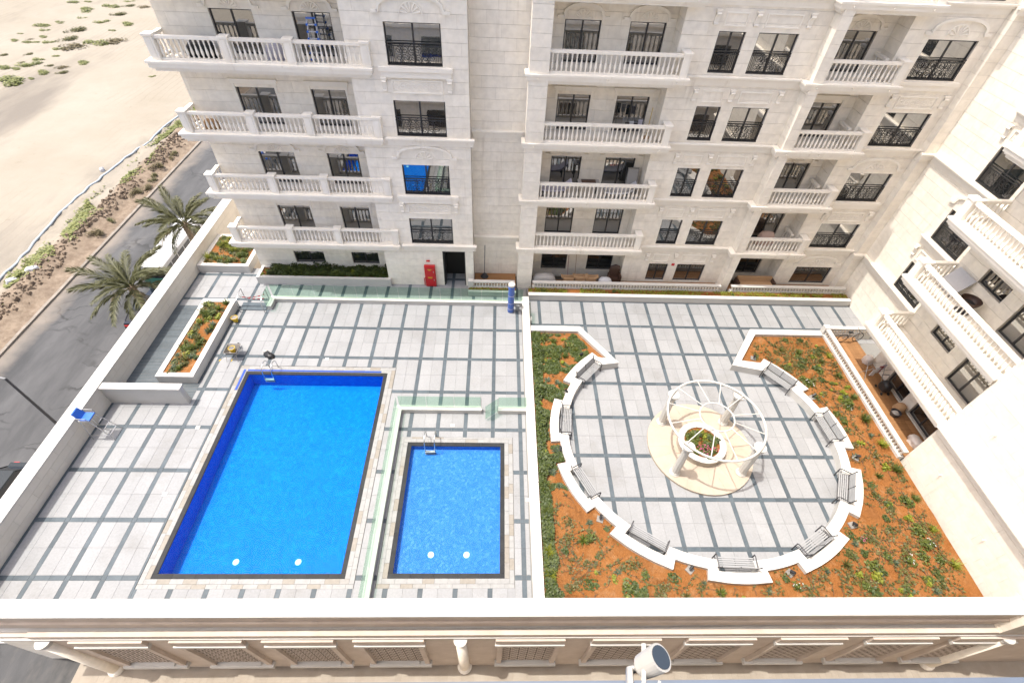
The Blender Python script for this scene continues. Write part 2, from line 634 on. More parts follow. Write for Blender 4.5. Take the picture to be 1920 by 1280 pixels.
def rect_sub(r, holes):
    rs = [r]
    for h in holes:
        out = []
        for a in rs:
            if h[0] >= a[1] or h[1] <= a[0] or h[2] >= a[3] or h[3] <= a[2]:
                out.append(a)
                continue
            if a[0] < h[0]:
                out.append((a[0], h[0], a[2], a[3]))
            if a[1] > h[1]:
                out.append((h[1], a[1], a[2], a[3]))
            x0, x1 = max(a[0], h[0]), min(a[1], h[1])
            if a[2] < h[2]:
                out.append((x0, x1, a[2], h[2]))
            if a[3] > h[3]:
                out.append((x0, x1, h[3], a[3]))
        rs = out
    return [a for a in rs if a[1] - a[0] > 0.03 and a[3] - a[2] > 0.03]


# ------------------------------------------------------------------ ground, road
GZ = -6.0


def hground(x, y):
    z = GZ - 0.04
    if x < -34.8:
        t = -34.8 - x
        z = GZ + 0.02
        bank = math.exp(-((t - 2.6) / 1.3) ** 2) * 0.55
        nz = noise.fractal(Vector((x * 0.9, y * 0.9, 3)), 1.0, 2.0, 5)
        fade = min(1, t / 0.8) * (1 if t < 5 else max(0.12, math.exp(-(t - 5) / 4)))
        z += bank + nz * 0.28 * fade
        z += 0.25 * noise.noise(Vector((x * 0.06, y * 0.06, 0))) * min(1, t / 10)
    return z


xs = [-900, -500, -300, -200, -150, -120, -100, -90, -80, -70, -62, -56, -51, -47, -44] + [-42 + 0.3 * i for i in range(25)] + [-34.75, -30, -20, 0, 30, 80, 200, 500, 900]
ys = [-900, -300, -100, -40, -15, 0] + [8 + 0.4 * i for i in range(150)] + [70, 75, 80, 86, 93, 100, 110, 125, 140, 160, 190, 240, 350, 600, 1200]
mb = MB()
mb.v = [(x, y, hground(x, y)) for y in ys for x in xs]
nx = len(xs)
mb.f = [(j * nx + i, j * nx + i + 1, (j + 1) * nx + i + 1, (j + 1) * nx + i) for j in range(len(ys) - 1) for i in range(nx - 1)]
struct(mb.build('ground', SAND, smooth=True))
struct(MB().box(-34.55, -23.8, -80, 220, GZ - 0.03, GZ).build('road', ASPH))
road_front = MB().box(-60, -18.6, -14, 5.6, GZ - 0.02, GZ + 0.004)
struct(road_front.build('road', ASPH))
kerb = struct(MB().box(-34.76, -34.56, -80, 220, GZ - 0.1, GZ + 0.05).build('kerb', KERB))
emit([(-34.78, -34.54, 8 + 1.0 * i, 8.985 + 1.0 * i, GZ, GZ + 0.14 + 0.01 * (i % 3)) for i in range(70)], 'kerb_stone', kerb, KERB)
pv = struct(MB().box(-23.8, -20.3, 5.6, 120, GZ - 0.05, GZ + 0.12).build('pavement', PAVE2))
pf = struct(MB().box(-18.6, 40, -14, 5.6, GZ - 0.02, GZ + 0.06).build('pavement', PAVE))
bx = []
yy = 4.3
for i in range(140):
    xx = -17.8 + 0.3 * i
    bx += [(xx, xx + 0.292, yy - 0.3 * k - 0.292, yy - 0.3 * k, GZ + 0.055, GZ + 0.066) for k in range(3)]
emit(bx, 'paving_slab', pf, PAVE, 300, 'paving_field')

# ------------------------------------------------------------------ podium and deck
podium = thing('podium', 'cream stone podium carrying the pool deck above the street', 'podium', (0, 4.6, GZ))
MB().box(-20.0, 20.1, 5.0, 27.0, GZ, -1.5).build('wall', CLAD, podium)
MB().box(-17.2, 34, 4.62, 5.1, GZ, -0.3).build('wall', SCREEN, podium)

PL = (-13.25, -6.05, 6.75, 16.97)
PS = (-3.97, 0.35, 6.76, 12.65)
BO = 0.62
PLb = (PL[0] - BO, PL[1] + BO, PL[2] - BO + 0.05, PL[3] + BO)
PSb = (PS[0] - BO, PS[1] + BO, PS[2] - BO + 0.05, PS[3] + BO * 0.8)
DECK = (-19.45, 2.0, 5.0, 26.0)
deck = MB()
for r in rect_sub(DECK, [PLb, PSb]):
    deck.box(*r, -1.4, -0.014)
deck = struct(deck.build('pool_deck', TJOINT))
GR = (-19.45, -15.55, 15.3, 22.3)
tiles = []
strips = []
G = 0.0045


def lay(x0, px, kx0, kx1, y0, py, ky0, ky1, area, holes, keep=None):
    sw = 0.195
    for i in range(kx0, kx1):
        X = x0 + px * i
        for j in range(ky0, ky1):
            Y = y0 + py * j
            mx = (X + sw / 2 + X + px - sw / 2) / 2
            my = (Y + sw / 2 + Y + py - sw / 2) / 2
            for (a, b_, c, d) in ((X + sw / 2, mx, Y + sw / 2, my), (mx, X + px - sw / 2, Y + sw / 2, my), (X + sw / 2, mx, my, Y + py - sw / 2), (mx, X + px - sw / 2, my, Y + py - sw / 2)):
                add_t((a, b_, c, d), area, holes, tiles, 0.0, keep)
            for (a, b_, c, d) in ((X - sw / 2, X + sw / 2, Y + sw / 2, my), (X - sw / 2, X + sw / 2, my, Y + py - sw / 2), (X + sw / 2, mx, Y - sw / 2, Y + sw / 2), (mx, X + px - sw / 2, Y - sw / 2, Y + sw / 2), (X - sw / 2, X + sw / 2, Y - sw / 2, Y + sw / 2)):
                add_t((a, b_, c, d), area, holes, strips, -0.001, keep)


def add_t(r, area, holes, out, z, keep):
    r = (max(r[0], area[0]), min(r[1], area[1]), max(r[2], area[2]), min(r[3], area[3]))
    if r[1] - r[0] < 0.04 or r[3] - r[2] < 0.04:
        return
    if keep and not keep((r[0] + r[1]) / 2, (r[2] + r[3]) / 2):
        return
    for a in rect_sub(r, holes):
        dz = R.uniform(-0.0015, 0.0015)
        out.append((a[0] + G, a[1] - G, a[2] + G, a[3] - G, -0.04, z + dz))


lay(-18.01, 1.383, -2, 16, 6.59, 2.335, -1, 9, DECK, [PLb, PSb, GR, (1.62, 3, 0, 30)])
emit(tiles, 'tile', deck, TILE, 300, 'tile_field')
emit(strips, 'strip_tile', deck, SLATE, 300, 'strip_tile_field')
mb = MB()
yv = GR[2]
while yv < GR[3] - 0.05:
    mb.box(GR[0] + 0.01, GR[1] - 0.01, yv, yv + 0.075, -0.03, -0.002)
    yv += 0.1
stuff(mb.build('drain_slats', SLATE, deck))

court_area = (2.05, 23.25, 5.3, 23.4)
court = struct(MB().box(2.02, 23.2, 5.0, 25.4, -1.4, -0.014).build('garden_court', TJOINT))
EC = (10.3, 13.15)
EAX, EBY = 7.5, 6.95       # outer ellipse of the bench wall (bed side)


def in_court(x, y):
    if y > 20.3:
        return True
    e = math.hypot((x - EC[0]) / EAX, (y - EC[1]) / EBY)
    if e < 0.99:
        return True
    if y > 16.5:
        t = (y - 17.78) / 2.8
        return 6.6 - t * 1.9 < x < 13.6 + t * 2.0
    return False


tiles, strips = [], []
lay(6.88, 1.374, -4, 13, 7.73, 2.235, -2, 8, court_area, [], in_court)
emit(tiles, 'tile', court, TILE, 300, 'tile_field')
emit(strips, 'strip_tile', court, SLATE, 300, 'strip_tile_field')

# ------------------------------------------------------------------ pools
def ring_boxes(inner, w_, ln, z0, z1, gap=0.004):
    """stones laid round a rectangle, mitre-less"""
    x0, x1, y0, y1 = inner
    out = []

    def run(a, b_, horiz, c0, c1):
        p = a
        while p < b_ - 0.01:
            q = min(b_, p + ln * R.uniform(0.85, 1.15))
            if b_ - q < ln * 0.4:
                q = b_
            out.append((p + gap, q - gap, c0 + gap, c1 - gap, z0, z1 + R.uniform(-0.002, 0.002)) if horiz else (c0 + gap, c1 - gap, p + gap, q - gap, z0, z1 + R.uniform(-0.002, 0.002)))
            p = q
    run(x0 - w_, x1 + w_, True, y0 - w_, y0)
    run(x0 - w_, x1 + w_, True, y1, y1 + w_)
    run(y0, y1, False, x0 - w_, x0)
    run(y0, y1, False, x1, x1 + w_)
    return out


def grow(r, d):
    return (r[0] - d, r[1] + d, r[2] - d, r[3] + d)


def make_pool(rect, depth, label, mos, wmat, lamps, bo):
    x0, x1, y0, y1 = rect
    p = thing('swimming_pool', label, 'pool', ((x0 + x1) / 2, (y0 + y1) / 2, -depth))
    b_ = MB()
    b_.box(x0 - 0.2, x1 + 0.2, y0 - 0.2, y1 + 0.2, -depth - 0.1, -depth)
    b_.box(x0 - 0.2, x0, y0 - 0.2, y1 + 0.2, -depth, -0.05)
    b_.box(x1, x1 + 0.2, y0 - 0.2, y1 + 0.2, -depth, -0.05)
    b_.box(x0, x1, y0 - 0.2, y0, -depth, -0.05)
    b_.box(x0, x1, y1, y1 + 0.2, -depth, -0.05)
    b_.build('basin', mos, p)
    MB().box(*(x0 - 0.22, x1 + 0.22, y0 - 0.4, y0 - 0.205), -0.9, -0.02).build('bed', TJOINT, p)
    fr = MB()
    for r in rect_sub((bo[0], bo[1], bo[2], bo[3]), [grow(rect, 0.002)]):
        fr.box(*r, -0.12, -0.047)
    fr.build('bed', TJOINT, p)
    emit(ring_boxes(rect, 0.2, 0.9, -0.05, 0.0), 'coping_stone', p, COPING)
    st = ring_boxes(grow(rect, 0.2), 0.2, 0.55, -0.05, 0.001) + ring_boxes(grow(rect, 0.4), 0.2, 0.5, -0.05, -0.001)
    st = [(max(s[0], bo[0]), min(s[1], bo[1]), max(s[2], bo[2]), min(s[3], bo[3]), s[4], s[5]) for s in st]
    st = [s for s in st if s[1] - s[0] > 0.03 and s[3] - s[2] > 0.03]
    emit(st, 'border_stone', p, BORDER)
    for lx, ly in lamps:
        l = MB().lathe([(0.13, 0), (0.13, 0.015), (0.08, 0.03)], lx, ly, 14, -depth + 0.001).build('pool_lamp', LAMPG, p)
    wt = MB()
    wt.add([(x0 + 0.001, y0 + 0.001, -0.022), (x1 - 0.001, y0 + 0.001, -0.022), (x1 - 0.001, y1 - 0.001, -0.022), (x0 + 0.001, y1 - 0.001, -0.022)], [(0, 1, 2, 3)])
    struct(wt.build('water', wmat))
    return p


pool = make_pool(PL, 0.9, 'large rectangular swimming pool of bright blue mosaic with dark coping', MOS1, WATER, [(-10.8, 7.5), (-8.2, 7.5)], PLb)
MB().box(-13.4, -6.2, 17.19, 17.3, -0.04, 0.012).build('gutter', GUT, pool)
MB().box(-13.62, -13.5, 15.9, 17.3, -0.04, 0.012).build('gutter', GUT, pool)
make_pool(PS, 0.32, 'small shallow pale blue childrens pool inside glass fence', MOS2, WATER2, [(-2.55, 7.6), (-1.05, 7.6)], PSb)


def ladder(x, y, label, h, side):
    t = thing('pool_ladder', label, 'ladder', (x, y, 0))
    for s in (-1, 1):
        pts = []
        sx = x + s * 0.24
        for k in range(13):
            a = PI * k / 12
            pts.append((sx, y + 0.28 - 0.28 * math.cos(PI - a) * -1, 0.28 + h * math.sin(a)))
        pts = [(sx, y + 0.5, 0.0), (sx, y + 0.5, h * 0.55)] + [(sx, y + 0.12 + 0.38 * math.cos(a), h * 0.55 + 0.32 * math.sin(a)) for a in [PI * k / 8 for k in range(1, 8)]] + [(sx, y - 0.26, h * 0.5), (sx, y - 0.28, -0.3)]
        MB().tube(pts, 0.024, 6).build('handrail', STEEL, t, smooth=True)
    for k in range(2):
        MB().box(x - 0.24, x + 0.24, y - 0.34, y - 0.22, -0.12 - 0.14 * k, -0.09 - 0.14 * k).build('rung', GALV, t)
    return t


ladder(-12.1, 17.0, 'chrome grab rail ladder at the far edge of the large pool', 0.75, 1)
ladder(-3.05, 12.68, 'chrome grab rail ladder at the edge of the small pool', 0.75, 1)

# ------------------------------------------------------------------ parapets and low walls
def wallbox(name, label, cat, box_, mat=DIRTY, cap=None, group=None, capmat=WHITE, over=0.03):
    x0, x1, y0, y1, z0, z1 = box_
    t = thing(name, label, cat, ((x0 + x1) / 2, (y0 + y1) / 2, z0), group)
    ch = cap or 0.05
    MB().box(x0, x1, y0, y1, z0, z1 - ch).build('wall', mat, t)
    MB().box(x0 - over, x1 + over, y0 - over, y1 + over, z1 - ch, z1).build('coping', capmat, t)
    return t


lp = thing('parapet_wall', 'long white parapet wall between pool deck and street', 'wall', (-19.7, 15, -1.5))
MB().box(-20.0, -19.44, 5.46, 37.0, -6.0, 1.22).build('wall', DIRTY, lp)
pb = []
for k in range(27):
    y0 = 5.5 + 1.2 * k
    for q, (za, zb) in enumerate(((-0.02, 0.4), (0.41, 0.81), (0.82, 1.215))):
        off = 0.6 if q % 2 else 0
        ya, yb = max(5.47, y0 + off), min(37, y0 + off + 1.194)
        if yb - ya > 0.1:
            pb.append((-19.445, -19.415, ya, yb, za, zb))
emit(pb, 'panel', lp, DIRTY)
emit([(-20.05, -19.385, 5.43 + 2.0 * k, 7.426 + 2.0 * k, 1.222, 1.3) for k in range(16)], 'coping_stone', lp, WHITE)

pt = thing('partition_wall', 'short white wall stub jutting from parapet beside the planter', 'wall', (-17.5, 15.1, 0))
MB().box(-19.41, -15.55, 14.98, 15.27, 0, 1.16).build('wall', WHITE, pt)
MB().box(-19.38, -15.5, 14.93, 15.32, 1.16, 1.24).build('coping', WHITE, pt)

fp = thing('parapet_wall', 'broad white front parapet above the carved stone screens', 'wall', (0, 5.1, -1.4))
MB().box(-20.0, 26, 4.92, 5.42, -1.4, 1.15).build('wall', SCREEN, fp)
emit([(-20.1 + 1.6 * k, -18.506 + 1.6 * k, 4.86, 5.47, 1.152, 1.3) for k in range(29)], 'coping_stone', fp, WHITE)
MB().box(-20.1, 26, 4.8, 4.95, -0.42, -0.3).build('ledge', WHITE, fp)
MB().box(-20.05, 26, 4.84, 4.93, 0.35, 0.5).build('moulding', SCREEN, fp)
MB().box(-20.05, 26, 4.66, 4.9, -0.62, -0.42).build('moulding', SCREEN, fp)
MB().box(-20.05, 26, 4.58, 4.9, -0.72, -0.62).build('ledge', WHITE, fp)

# front wall screens and columns
def screen_mesh():
    mb = MB()
    w_, h = 2.2, 3.1
    rr = random.Random(3)
    n = 6
    cw = w_ / n
    m_ = int(h / cw)
    for i in range(n):
        for j in range(m_):
            cx, cz = (i + 0.5) * cw, (j + 0.5) * cw
            r = cw * 0.42
            pts = [(cx + r * math.cos(a), 0.05, cz + r * math.sin(a)) for a in [PI / 4 * k + (0.39 if (i + j) % 2 else 0) for k in range(8)]]
            mb.tube(pts, 0.04, 4, True)
            mb.tube([(cx - r, 0.05, cz - r), (cx + r, 0.05, cz + r)], 0.034, 4)
    return mb.mesh('screen', SCREEN)


SCM = screen_mesh()
ORD = ['first', 'second', 'third', 'fourth', 'fifth', 'sixth', 'seventh', 'eighth', 'ninth']
SCL = ['carved stone lattice screen, %s from the middle column towards the street corner' % ORD[3 - k] for k in range(4)] + ['carved stone lattice screen, %s from the middle column towards the wing' % ORD[k] for k in range(6)]
for i, x0 in enumerate([-15.9, -12.2, -8.75, -5.3, 0.2, 4.0, 7.8, 11.5, 15.25, 18.85]):
    t = thing('carved_screen', SCL[i], 'screen', (x0 + 1.38, 4.6, -4.9), 'lattice screens along the podium wall')
    obj('lattice', SCM, t, (x0 + 0.28, 4.565, -4.6)).scale = (1, 0.12, 1)
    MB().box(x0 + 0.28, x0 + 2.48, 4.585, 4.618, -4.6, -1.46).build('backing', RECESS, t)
    MB().box(x0, x0 + 2.76, 4.44, 4.62, -1.45, -1.25).build('lintel', WHITE, t)
    MB().box(x0 + 0.02, x0 + 2.74, 4.5, 4.62, -1.25, -0.75).build('lintel', SCREEN, t)
    MB().box(x0 + 0.02, x0 + 2.74, 4.38, 4.62, -4.95, -4.72).build('sill', WHITE, t)
    MB().box(x0 + 0.5, x0 + 2.2, 4.44, 4.6, -4.72, -4.64).build('sill', WHITE, t)
    for a in (x0 + 0.1, x0 + 2.46):
        MB().box(a, a + 0.2, 4.47, 4.62, -4.72, -1.45).build('jamb', SCREEN, t)
for x in (-16.85, -1.15, 20.9):
    t = thing('stone_column', 'round stone half column standing against the podium wall', 'column', (x, 4.42, GZ), 'columns of the podium wall')
    MB().lathe([(0.24, 0.3), (0.24, 1.5), (0.2, 4.95)], x, 4.58, 18, GZ).build('shaft', CLAD, t, smooth=True)
    MB().lathe([(0.33, 0.06), (0.33, 0.16), (0.28, 0.22), (0.31, 0.27), (0.24, 0.34)], x, 4.58, 18, GZ).build('base', TRIM, t)
    MB().lathe([(0.2, 4.9), (0.24, 5.0), (0.21, 5.05), (0.27, 5.15), (0.27, 5.2)], x, 4.58, 18, GZ).build('capital', WHITE, t)

# low walls with glass
def glass_wall(name, label, pts, zt, gtop, pane_l, gaps=(), wd=0.24):
    """pts: polyline of axis-aligned runs (x,y)"""
    x, y = pts[0]
    t = thing(name, label, 'glass fence', (x, y, 0))
    for (ax, ay), (bx_, by) in zip(pts, pts[1:]):
        hor = abs(bx_ - ax) > abs(by - ay)
        L = abs(bx_ - ax) if hor else abs(by - ay)
        a0 = min(ax, bx_) if hor else min(ay, by)
        segs = [(a0, a0 + L)]
        if hor:
            for g0, g1 in gaps:
                segs = [s for q in segs for s in ((q[0], min(q[1], g0)), (max(q[0], g1), q[1])) if s[1] - s[0] > 0.05]
        for s0, s1 in segs:
            if hor:
                MB().box(s0 - (wd / 2 if s0 == a0 else 0), s1 + (wd / 2 if s1 == a0 + L else 0), ay - wd / 2, ay + wd / 2, 0, zt - 0.04).build('wall', WHITE, t)
                MB().box(s0 - (wd / 2 + 0.02 if s0 == a0 else 0), s1 + (wd / 2 + 0.02 if s1 == a0 + L else 0), ay - wd / 2 - 0.02, ay + wd / 2 + 0.02, zt - 0.04, zt).build('coping', WHITE, t)
            else:
                MB().box(ax - wd / 2, ax + wd / 2, s0 + wd / 2 + 0.021, s1 - wd / 2 - 0.021, 0, zt - 0.04).build('wall', WHITE, t)
                MB().box(ax - wd / 2 - 0.02, ax + wd / 2 + 0.02, s0 + wd / 2 + 0.021, s1 - wd / 2 - 0.021, zt - 0.04, zt).build('coping', WHITE, t)
            k = max(1, round((s1 - s0) / pane_l))
            for i in range(k):
                p0 = s0 + (s1 - s0) * i / k + 0.012
                p1 = s0 + (s1 - s0) * (i + 1) / k - 0.012
                g = MB()
                if hor:
                    g.box(p0, p1, ay + 0.06, ay + 0.074, zt, gtop)
                else:
                    g.box(ax - 0.074, ax - 0.06, p0, p1, zt, gtop)
                g.build('pane', GLASS, t)
    return t


glass_wall('glass_fence', 'low white wall topped with green glass panes along the building path', [(1.72, 22.86), (-13.75, 22.86), (-13.75, 21.9)], 0.3, 1.25, 1.3)
glass_wall('glass_fence', 'low white wall topped with green glass panes round the small pool', [(1.72, 14.7), (-4.83, 14.7), (-4.83, 5.5)], 0.3, 1.15, 1.25, [(-0.62, 0.22)])
gt = thing('glass_gate', 'open clear glass gate in the small pool fence', 'gate', (0.2, 14.7, 0))
g = MB()
g.add([(0.2, 14.7, 0.06), (-0.42, 14.2, 0.06), (-0.42, 14.2, 1.15), (0.2, 14.7, 1.15), (0.21, 14.69, 0.06), (-0.41, 14.19, 0.06), (-0.41, 14.19, 1.15), (0.21, 14.69, 1.15)], [(0, 1, 2, 3), (7, 6, 5, 4), (0, 4, 5, 1), (3, 2, 6, 7), (1, 5, 6, 2), (0, 3, 7, 4)])
g.build('pane', GLASS, gt)
MB().box(0.19, 0.23, 14.68, 14.72, 0, 1.17).build('post', STEEL, gt)
MB().box(-0.66, -0.62, 14.68, 14.72, 0, 1.17).build('post', STEEL, gt)
gw = thing('garden_wall', 'straight white dividing wall between pool deck and garden bed', 'wall', (1.87, 14, 0))
MB().box(1.68, 2.06, 5.5, 23.2, 0, 0.38).build('wall', WHITE, gw)
emit([(1.65, 2.09, 5.48 + 1.97 * k, 7.446 + 1.97 * k, 0.382, 0.44) for k in range(9)], 'coping_stone', gw, WHITE)
g = thing('glass_screen', 'small upright glass panel at the head of the dividing wall', 'glass screen', (2.3, 21.4, 0))
MB().box(2.12, 2.14, 20.9, 22.2, 0.02, 0.95).build('pane', GLASS, g)
MB().box(2.1, 2.16, 20.84, 20.9, 0, 0.97).build('post', STEEL, g)

# path steps with handrails and tape
st = thing('step', 'dark slate step slabs between the two handrails', 'steps', (-14.75, 22.1, 0))
for k in range(2):
    MB().box(-15.5, -13.98, 21.95 + 0.3 * k, 22.25 + 0.3 * k, -0.01, 0.05 + 0.05 * k).build('tread', SLATE, st)
for i, x in enumerate((-15.45, -14.0)):
    t = thing('handrail', ['steel handrail of the slate steps on the side of the long planter', 'steel handrail of the slate steps on the side of the glass fence'][i], 'handrail', (x, 22.3, 0))
    MB().tube([(x, 21.8, 0), (x, 21.8, 0.75), (x, 22.0, 0.86), (x, 22.5, 0.98), (x, 22.8, 0.98), (x, 22.8, 0.1)], 0.022, 6).build('rail', STEEL, t, smooth=True)
t = thing('barrier_tape', 'red and white barrier tape strung across the slate steps', 'tape', (-14.7, 22.3, 0.6))
tp = MB()
tw = MB()
for (x0, z0, x1, z1, y) in ((-15.45, 0.75, -14.0, 0.6, 22.35), (-15.45, 0.55, -14.0, 0.8, 22.5)):
    for k in range(10):
        a, c = k / 10, (k + 1) / 10
        f = lambda q: (x0 + (x1 - x0) * q, y, z0 + (z1 - z0) * q - 0.12 * math.sin(PI * q))
        p, q = f(a), f(c)
        (tp if k % 2 else tw).add([p, q, (q[0], q[1] + 0.01, q[2] + 0.06), (p[0], p[1] + 0.01, p[2] + 0.06)], [(0, 1, 2, 3)])
tp.build('red_band', RED, t)
tw.build('white_band', FLW, t)

# ------------------------------------------------------------------ plants
def leaf_cloud(mb, pts, size, rng, flat=0.5):
    for p in pts:
        a = rng.uniform(0, 2 * PI)
        t = rng.uniform(-0.9, 0.9) * (1 - flat) + rng.uniform(-0.4, 0.4) * flat
        s = size * rng.uniform(0.6, 1.4)
        d = Vector((math.cos(a), math.sin(a), t)).normalized()
        e = d.cross(Vector((0, 0, 1))).normalized() * s * 0.45
        nrm = Vector((rng.uniform(-0.4, 0.4), rng.uniform(-0.4, 0.4), 0)) * s * 0.5
        p = Vector(p)
        mb.add([p - d * s * 0.6, p + e + nrm * 0.3, p + d * s * 0.7, p - e - nrm * 0.3], [(0, 1, 2, 3)])


def blade(mb, base, az, length, width, rise, droop, seg=3):
    d = Vector((math.cos(az), math.sin(az), 0))
    s = Vector((-math.sin(az), math.cos(az), 0))
    vs = []
    for i in range(seg + 1):
        t = i / seg
        p = Vector(base) + d * length * t + Vector((0, 0, rise * t - droop * t * t))
        w_ = width * (1 - t ** 1.6) + 0.002
        vs += [p - s * w_, p + s * w_]
    fs = [(2 * i, 2 * i + 1, 2 * i + 3, 2 * i + 2) for i in range(seg)]
    mb.add(vs, fs)


def proto_rosette(mat, n, L, w_, rise, droop, seed):
    rg = random.Random(seed)
    mb = MB()
    for i in range(n):
        k = i / n
        blade(mb, (0, 0, 0.0), i * 2.4 + rg.uniform(-0.2, 0.2), L * (1 - 0.45 * k) * rg.uniform(0.9, 1.1), w_, rise * (0.5 + 1.1 * k), droop * (1 - k))
    return mb.mesh('rosette', mat)


def proto_clump(mat, n, r, h, size, seed):
    rg = random.Random(seed)
    mb = MB()
    pts = []
    lob = [(rg.uniform(-r, r) * 0.5, rg.uniform(-r, r) * 0.5, rg.uniform(0.45, 0.75) * r) for _ in range(5)]
    for i in range(n):
        lx, ly, lr = rg.choice(lob)
        a = rg.uniform(0, 2 * PI)
        q = math.sqrt(rg.random()) * lr
        hh = h * rg.uniform(0.1, 1) * math.sqrt(max(0.05, 1 - (q / lr) ** 2))
        pts.append((lx + q * math.cos(a), ly + q * math.sin(a), hh))
    leaf_cloud(mb, pts, size, rg, 0.3)
    return mb.mesh('leaf_clump', mat)


def proto_tuft(mat, n, L, seed):
    rg = random.Random(seed)
    mb = MB()
    for i in range(n):
        l = L * rg.uniform(0.5, 1)
        blade(mb, (rg.uniform(-0.06, 0.06), rg.uniform(-0.06, 0.06), 0), rg.uniform(0, 2 * PI), l * rg.uniform(0.3, 0.9), 0.012, l * 0.9, l * rg.uniform(0.1, 0.6))
    return mb.mesh('grass_tuft', mat)


AG = [proto_rosette(LEAFB, 18, 0.24, 0.035, 0.12, 0.02, 1), proto_rosette(LEAFB, 14, 0.18, 0.03, 0.13, 0.02, 2)]
AL = [proto_rosette(LEAF, 22, 0.3, 0.03, 0.22, 0.1, 3), proto_rosette(LEAFO, 20, 0.26, 0.028, 0.2, 0.08, 4)]
CL = [proto_clump(LEAF, 90, 0.28, 0.24, 0.09, 5), proto_clump(LEAF, 70, 0.22, 0.2, 0.08, 6), proto_clump(LEAFD, 80, 0.25, 0.2, 0.08, 7)]
CY = [proto_clump(LEAFY, 60, 0.18, 0.18, 0.08, 8), proto_clump(LEAFY, 44, 0.14, 0.16, 0.07, 9)]
CO = [proto_clump(LEAFO, 90, 0.32, 0.14, 0.07, 10), proto_clump(LEAFO, 60, 0.26, 0.1, 0.065, 11), proto_clump(LEAFD, 70, 0.3, 0.1, 0.07, 12)]
TU = [proto_tuft(LEAF, 130, 0.55, 13), proto_tuft(LEAFY, 100, 0.45, 14)]


def flowers_mesh(mat, n, r, h, seed):
    rg = random.Random(seed)
    mb = MB()
    pts = [(rg.uniform(-r, r), rg.uniform(-r, r), h * rg.uniform(0.7, 1.1)) for _ in range(n)]
    for p in pts:
        s = 0.022
        mb.add([(p[0] - s, p[1] - s, p[2]), (p[0] + s, p[1] - s, p[2]), (p[0] + s, p[1] + s, p[2]), (p[0] - s, p[1] + s, p[2]), (p[0], p[1], p[2] + s)], [(0, 1, 4), (1, 2, 4), (2, 3, 4), (3, 0, 4)])
    return mb.mesh('flowers', mat)


FW = flowers_mesh(FLW, 7, 0.18, 0.22, 1)
FPK = flowers_mesh(FLP, 10, 0.16, 0.22, 2)
PKIND = {
    'ag': ('agave_plant', AG, 'small blue green agave rosette growing in {}', 'agave'),
    'al': ('aloe_plant', AL, 'spiky green aloe rosette growing in {}', 'aloe'),
    'cl': ('leafy_plant', CL, 'bushy mid green leafy plant growing in {}', 'plant'),
    'cy': ('lime_plant', CY, 'bright yellow green leafy plant growing in {}', 'plant'),
    'co': ('creeping_plant', CO, 'low olive green creeping plant spreading over {}', 'plant'),
    'tu': ('grass_tuft', TU, 'upright green ornamental grass tuft in {}', 'grass tuft'),
    'fw': ('flowering_plant', CL, 'green plant dotted with white flowers in {}', 'plant'),
    'fp': ('flowering_plant', CL, 'green plant dotted with pink flowers in {}', 'plant'),
}


def near_bench(x, y):
    a = math.degrees(math.atan2(y - EC[1], x - EC[0])) % 360
    k = min(range(9), key=lambda i: abs(((NICHE[i][0] + NICHE[i][1]) / 2 - a + 180) % 360 - 180))
    return ['first', 'second', 'third', 'fourth', 'middle', 'sixth', 'seventh', 'eighth', 'ninth'][k]


def plant(kind, x, y, z, where, s=1.0):
    if where == RIGHTB:
        where = 'the orange soil behind the %s niche bench' % near_bench(x, y)
    elif where == LEFTB:
        where = 'the left bed behind the %s niche bench' % near_bench(x, y)
    nm, ms, lab, cat = PKIND[kind]
    o = obj(nm, R.choice(ms), None, (x, y, z))
    o.rotation_euler = (0, 0, R.uniform(0, 6.28))
    s *= R.uniform(0.8, 1.2)
    o.scale = (s, s, s * R.uniform(0.85, 1.15))
    lab = lab.format(where)
    tag(o, lab, cat, lab.split(' growing')[0].split(' spreading')[0] + 's, ' + where)
    if kind in ('fw', 'fp'):
        c = bpy.data.objects.new('flowers', FW if kind == 'fw' else FPK)
        c.parent = o
        c['kind'] = 'stuff'
        col.objects.link(c)
    return o


# ------------------------------------------------------------------ circular garden wall
NICHE = [(131.5, 153.0), (163.5, 183.5), (193.0, 213.0), (223.0, 245.5), (257.0, 278.5), (291.5, 314.5), (325.0, 345.5), (354.5, 373.8), (383.6, 405.0)]
WT = 0.43


def ep(a, off):
    """point at parametric direction a (deg), distance off inward from outer ellipse"""
    a = rad(a)
    c, s = math.cos(a), math.sin(a)
    r = 1.0 / math.sqrt((c / EAX) ** 2 + (s / EBY) ** 2)
    return (EC[0] + (r - off) * c, EC[1] + (r - off) * s)


NI = 0.88  # depth from outer to court-side arc
pairs = []
pairs.append(((2.12, 20.62), (2.12, 20.2)))
pairs.append(((5.06, 20.62), (4.9, 20.2)))
pairs.append(((6.95, 17.8), (6.35, 18.1)))


def add_niche(a0, a1):
    da = math.degrees(WT / 6.6)
    pairs.append((ep(a0 + da, NI), ep(a0, NI - WT)))
    pairs.append((ep(a0 + da, WT), ep(a0, 0)))
    for k in range(1, 6):
        a = a0 + da + (a1 - a0 - 2 * da) * k / 6
        pairs.append((ep(a, WT), ep(a, 0)))
    pairs.append((ep(a1 - da, WT), ep(a1, 0)))
    pairs.append((ep(a1 - da, NI), ep(a1, NI - WT)))


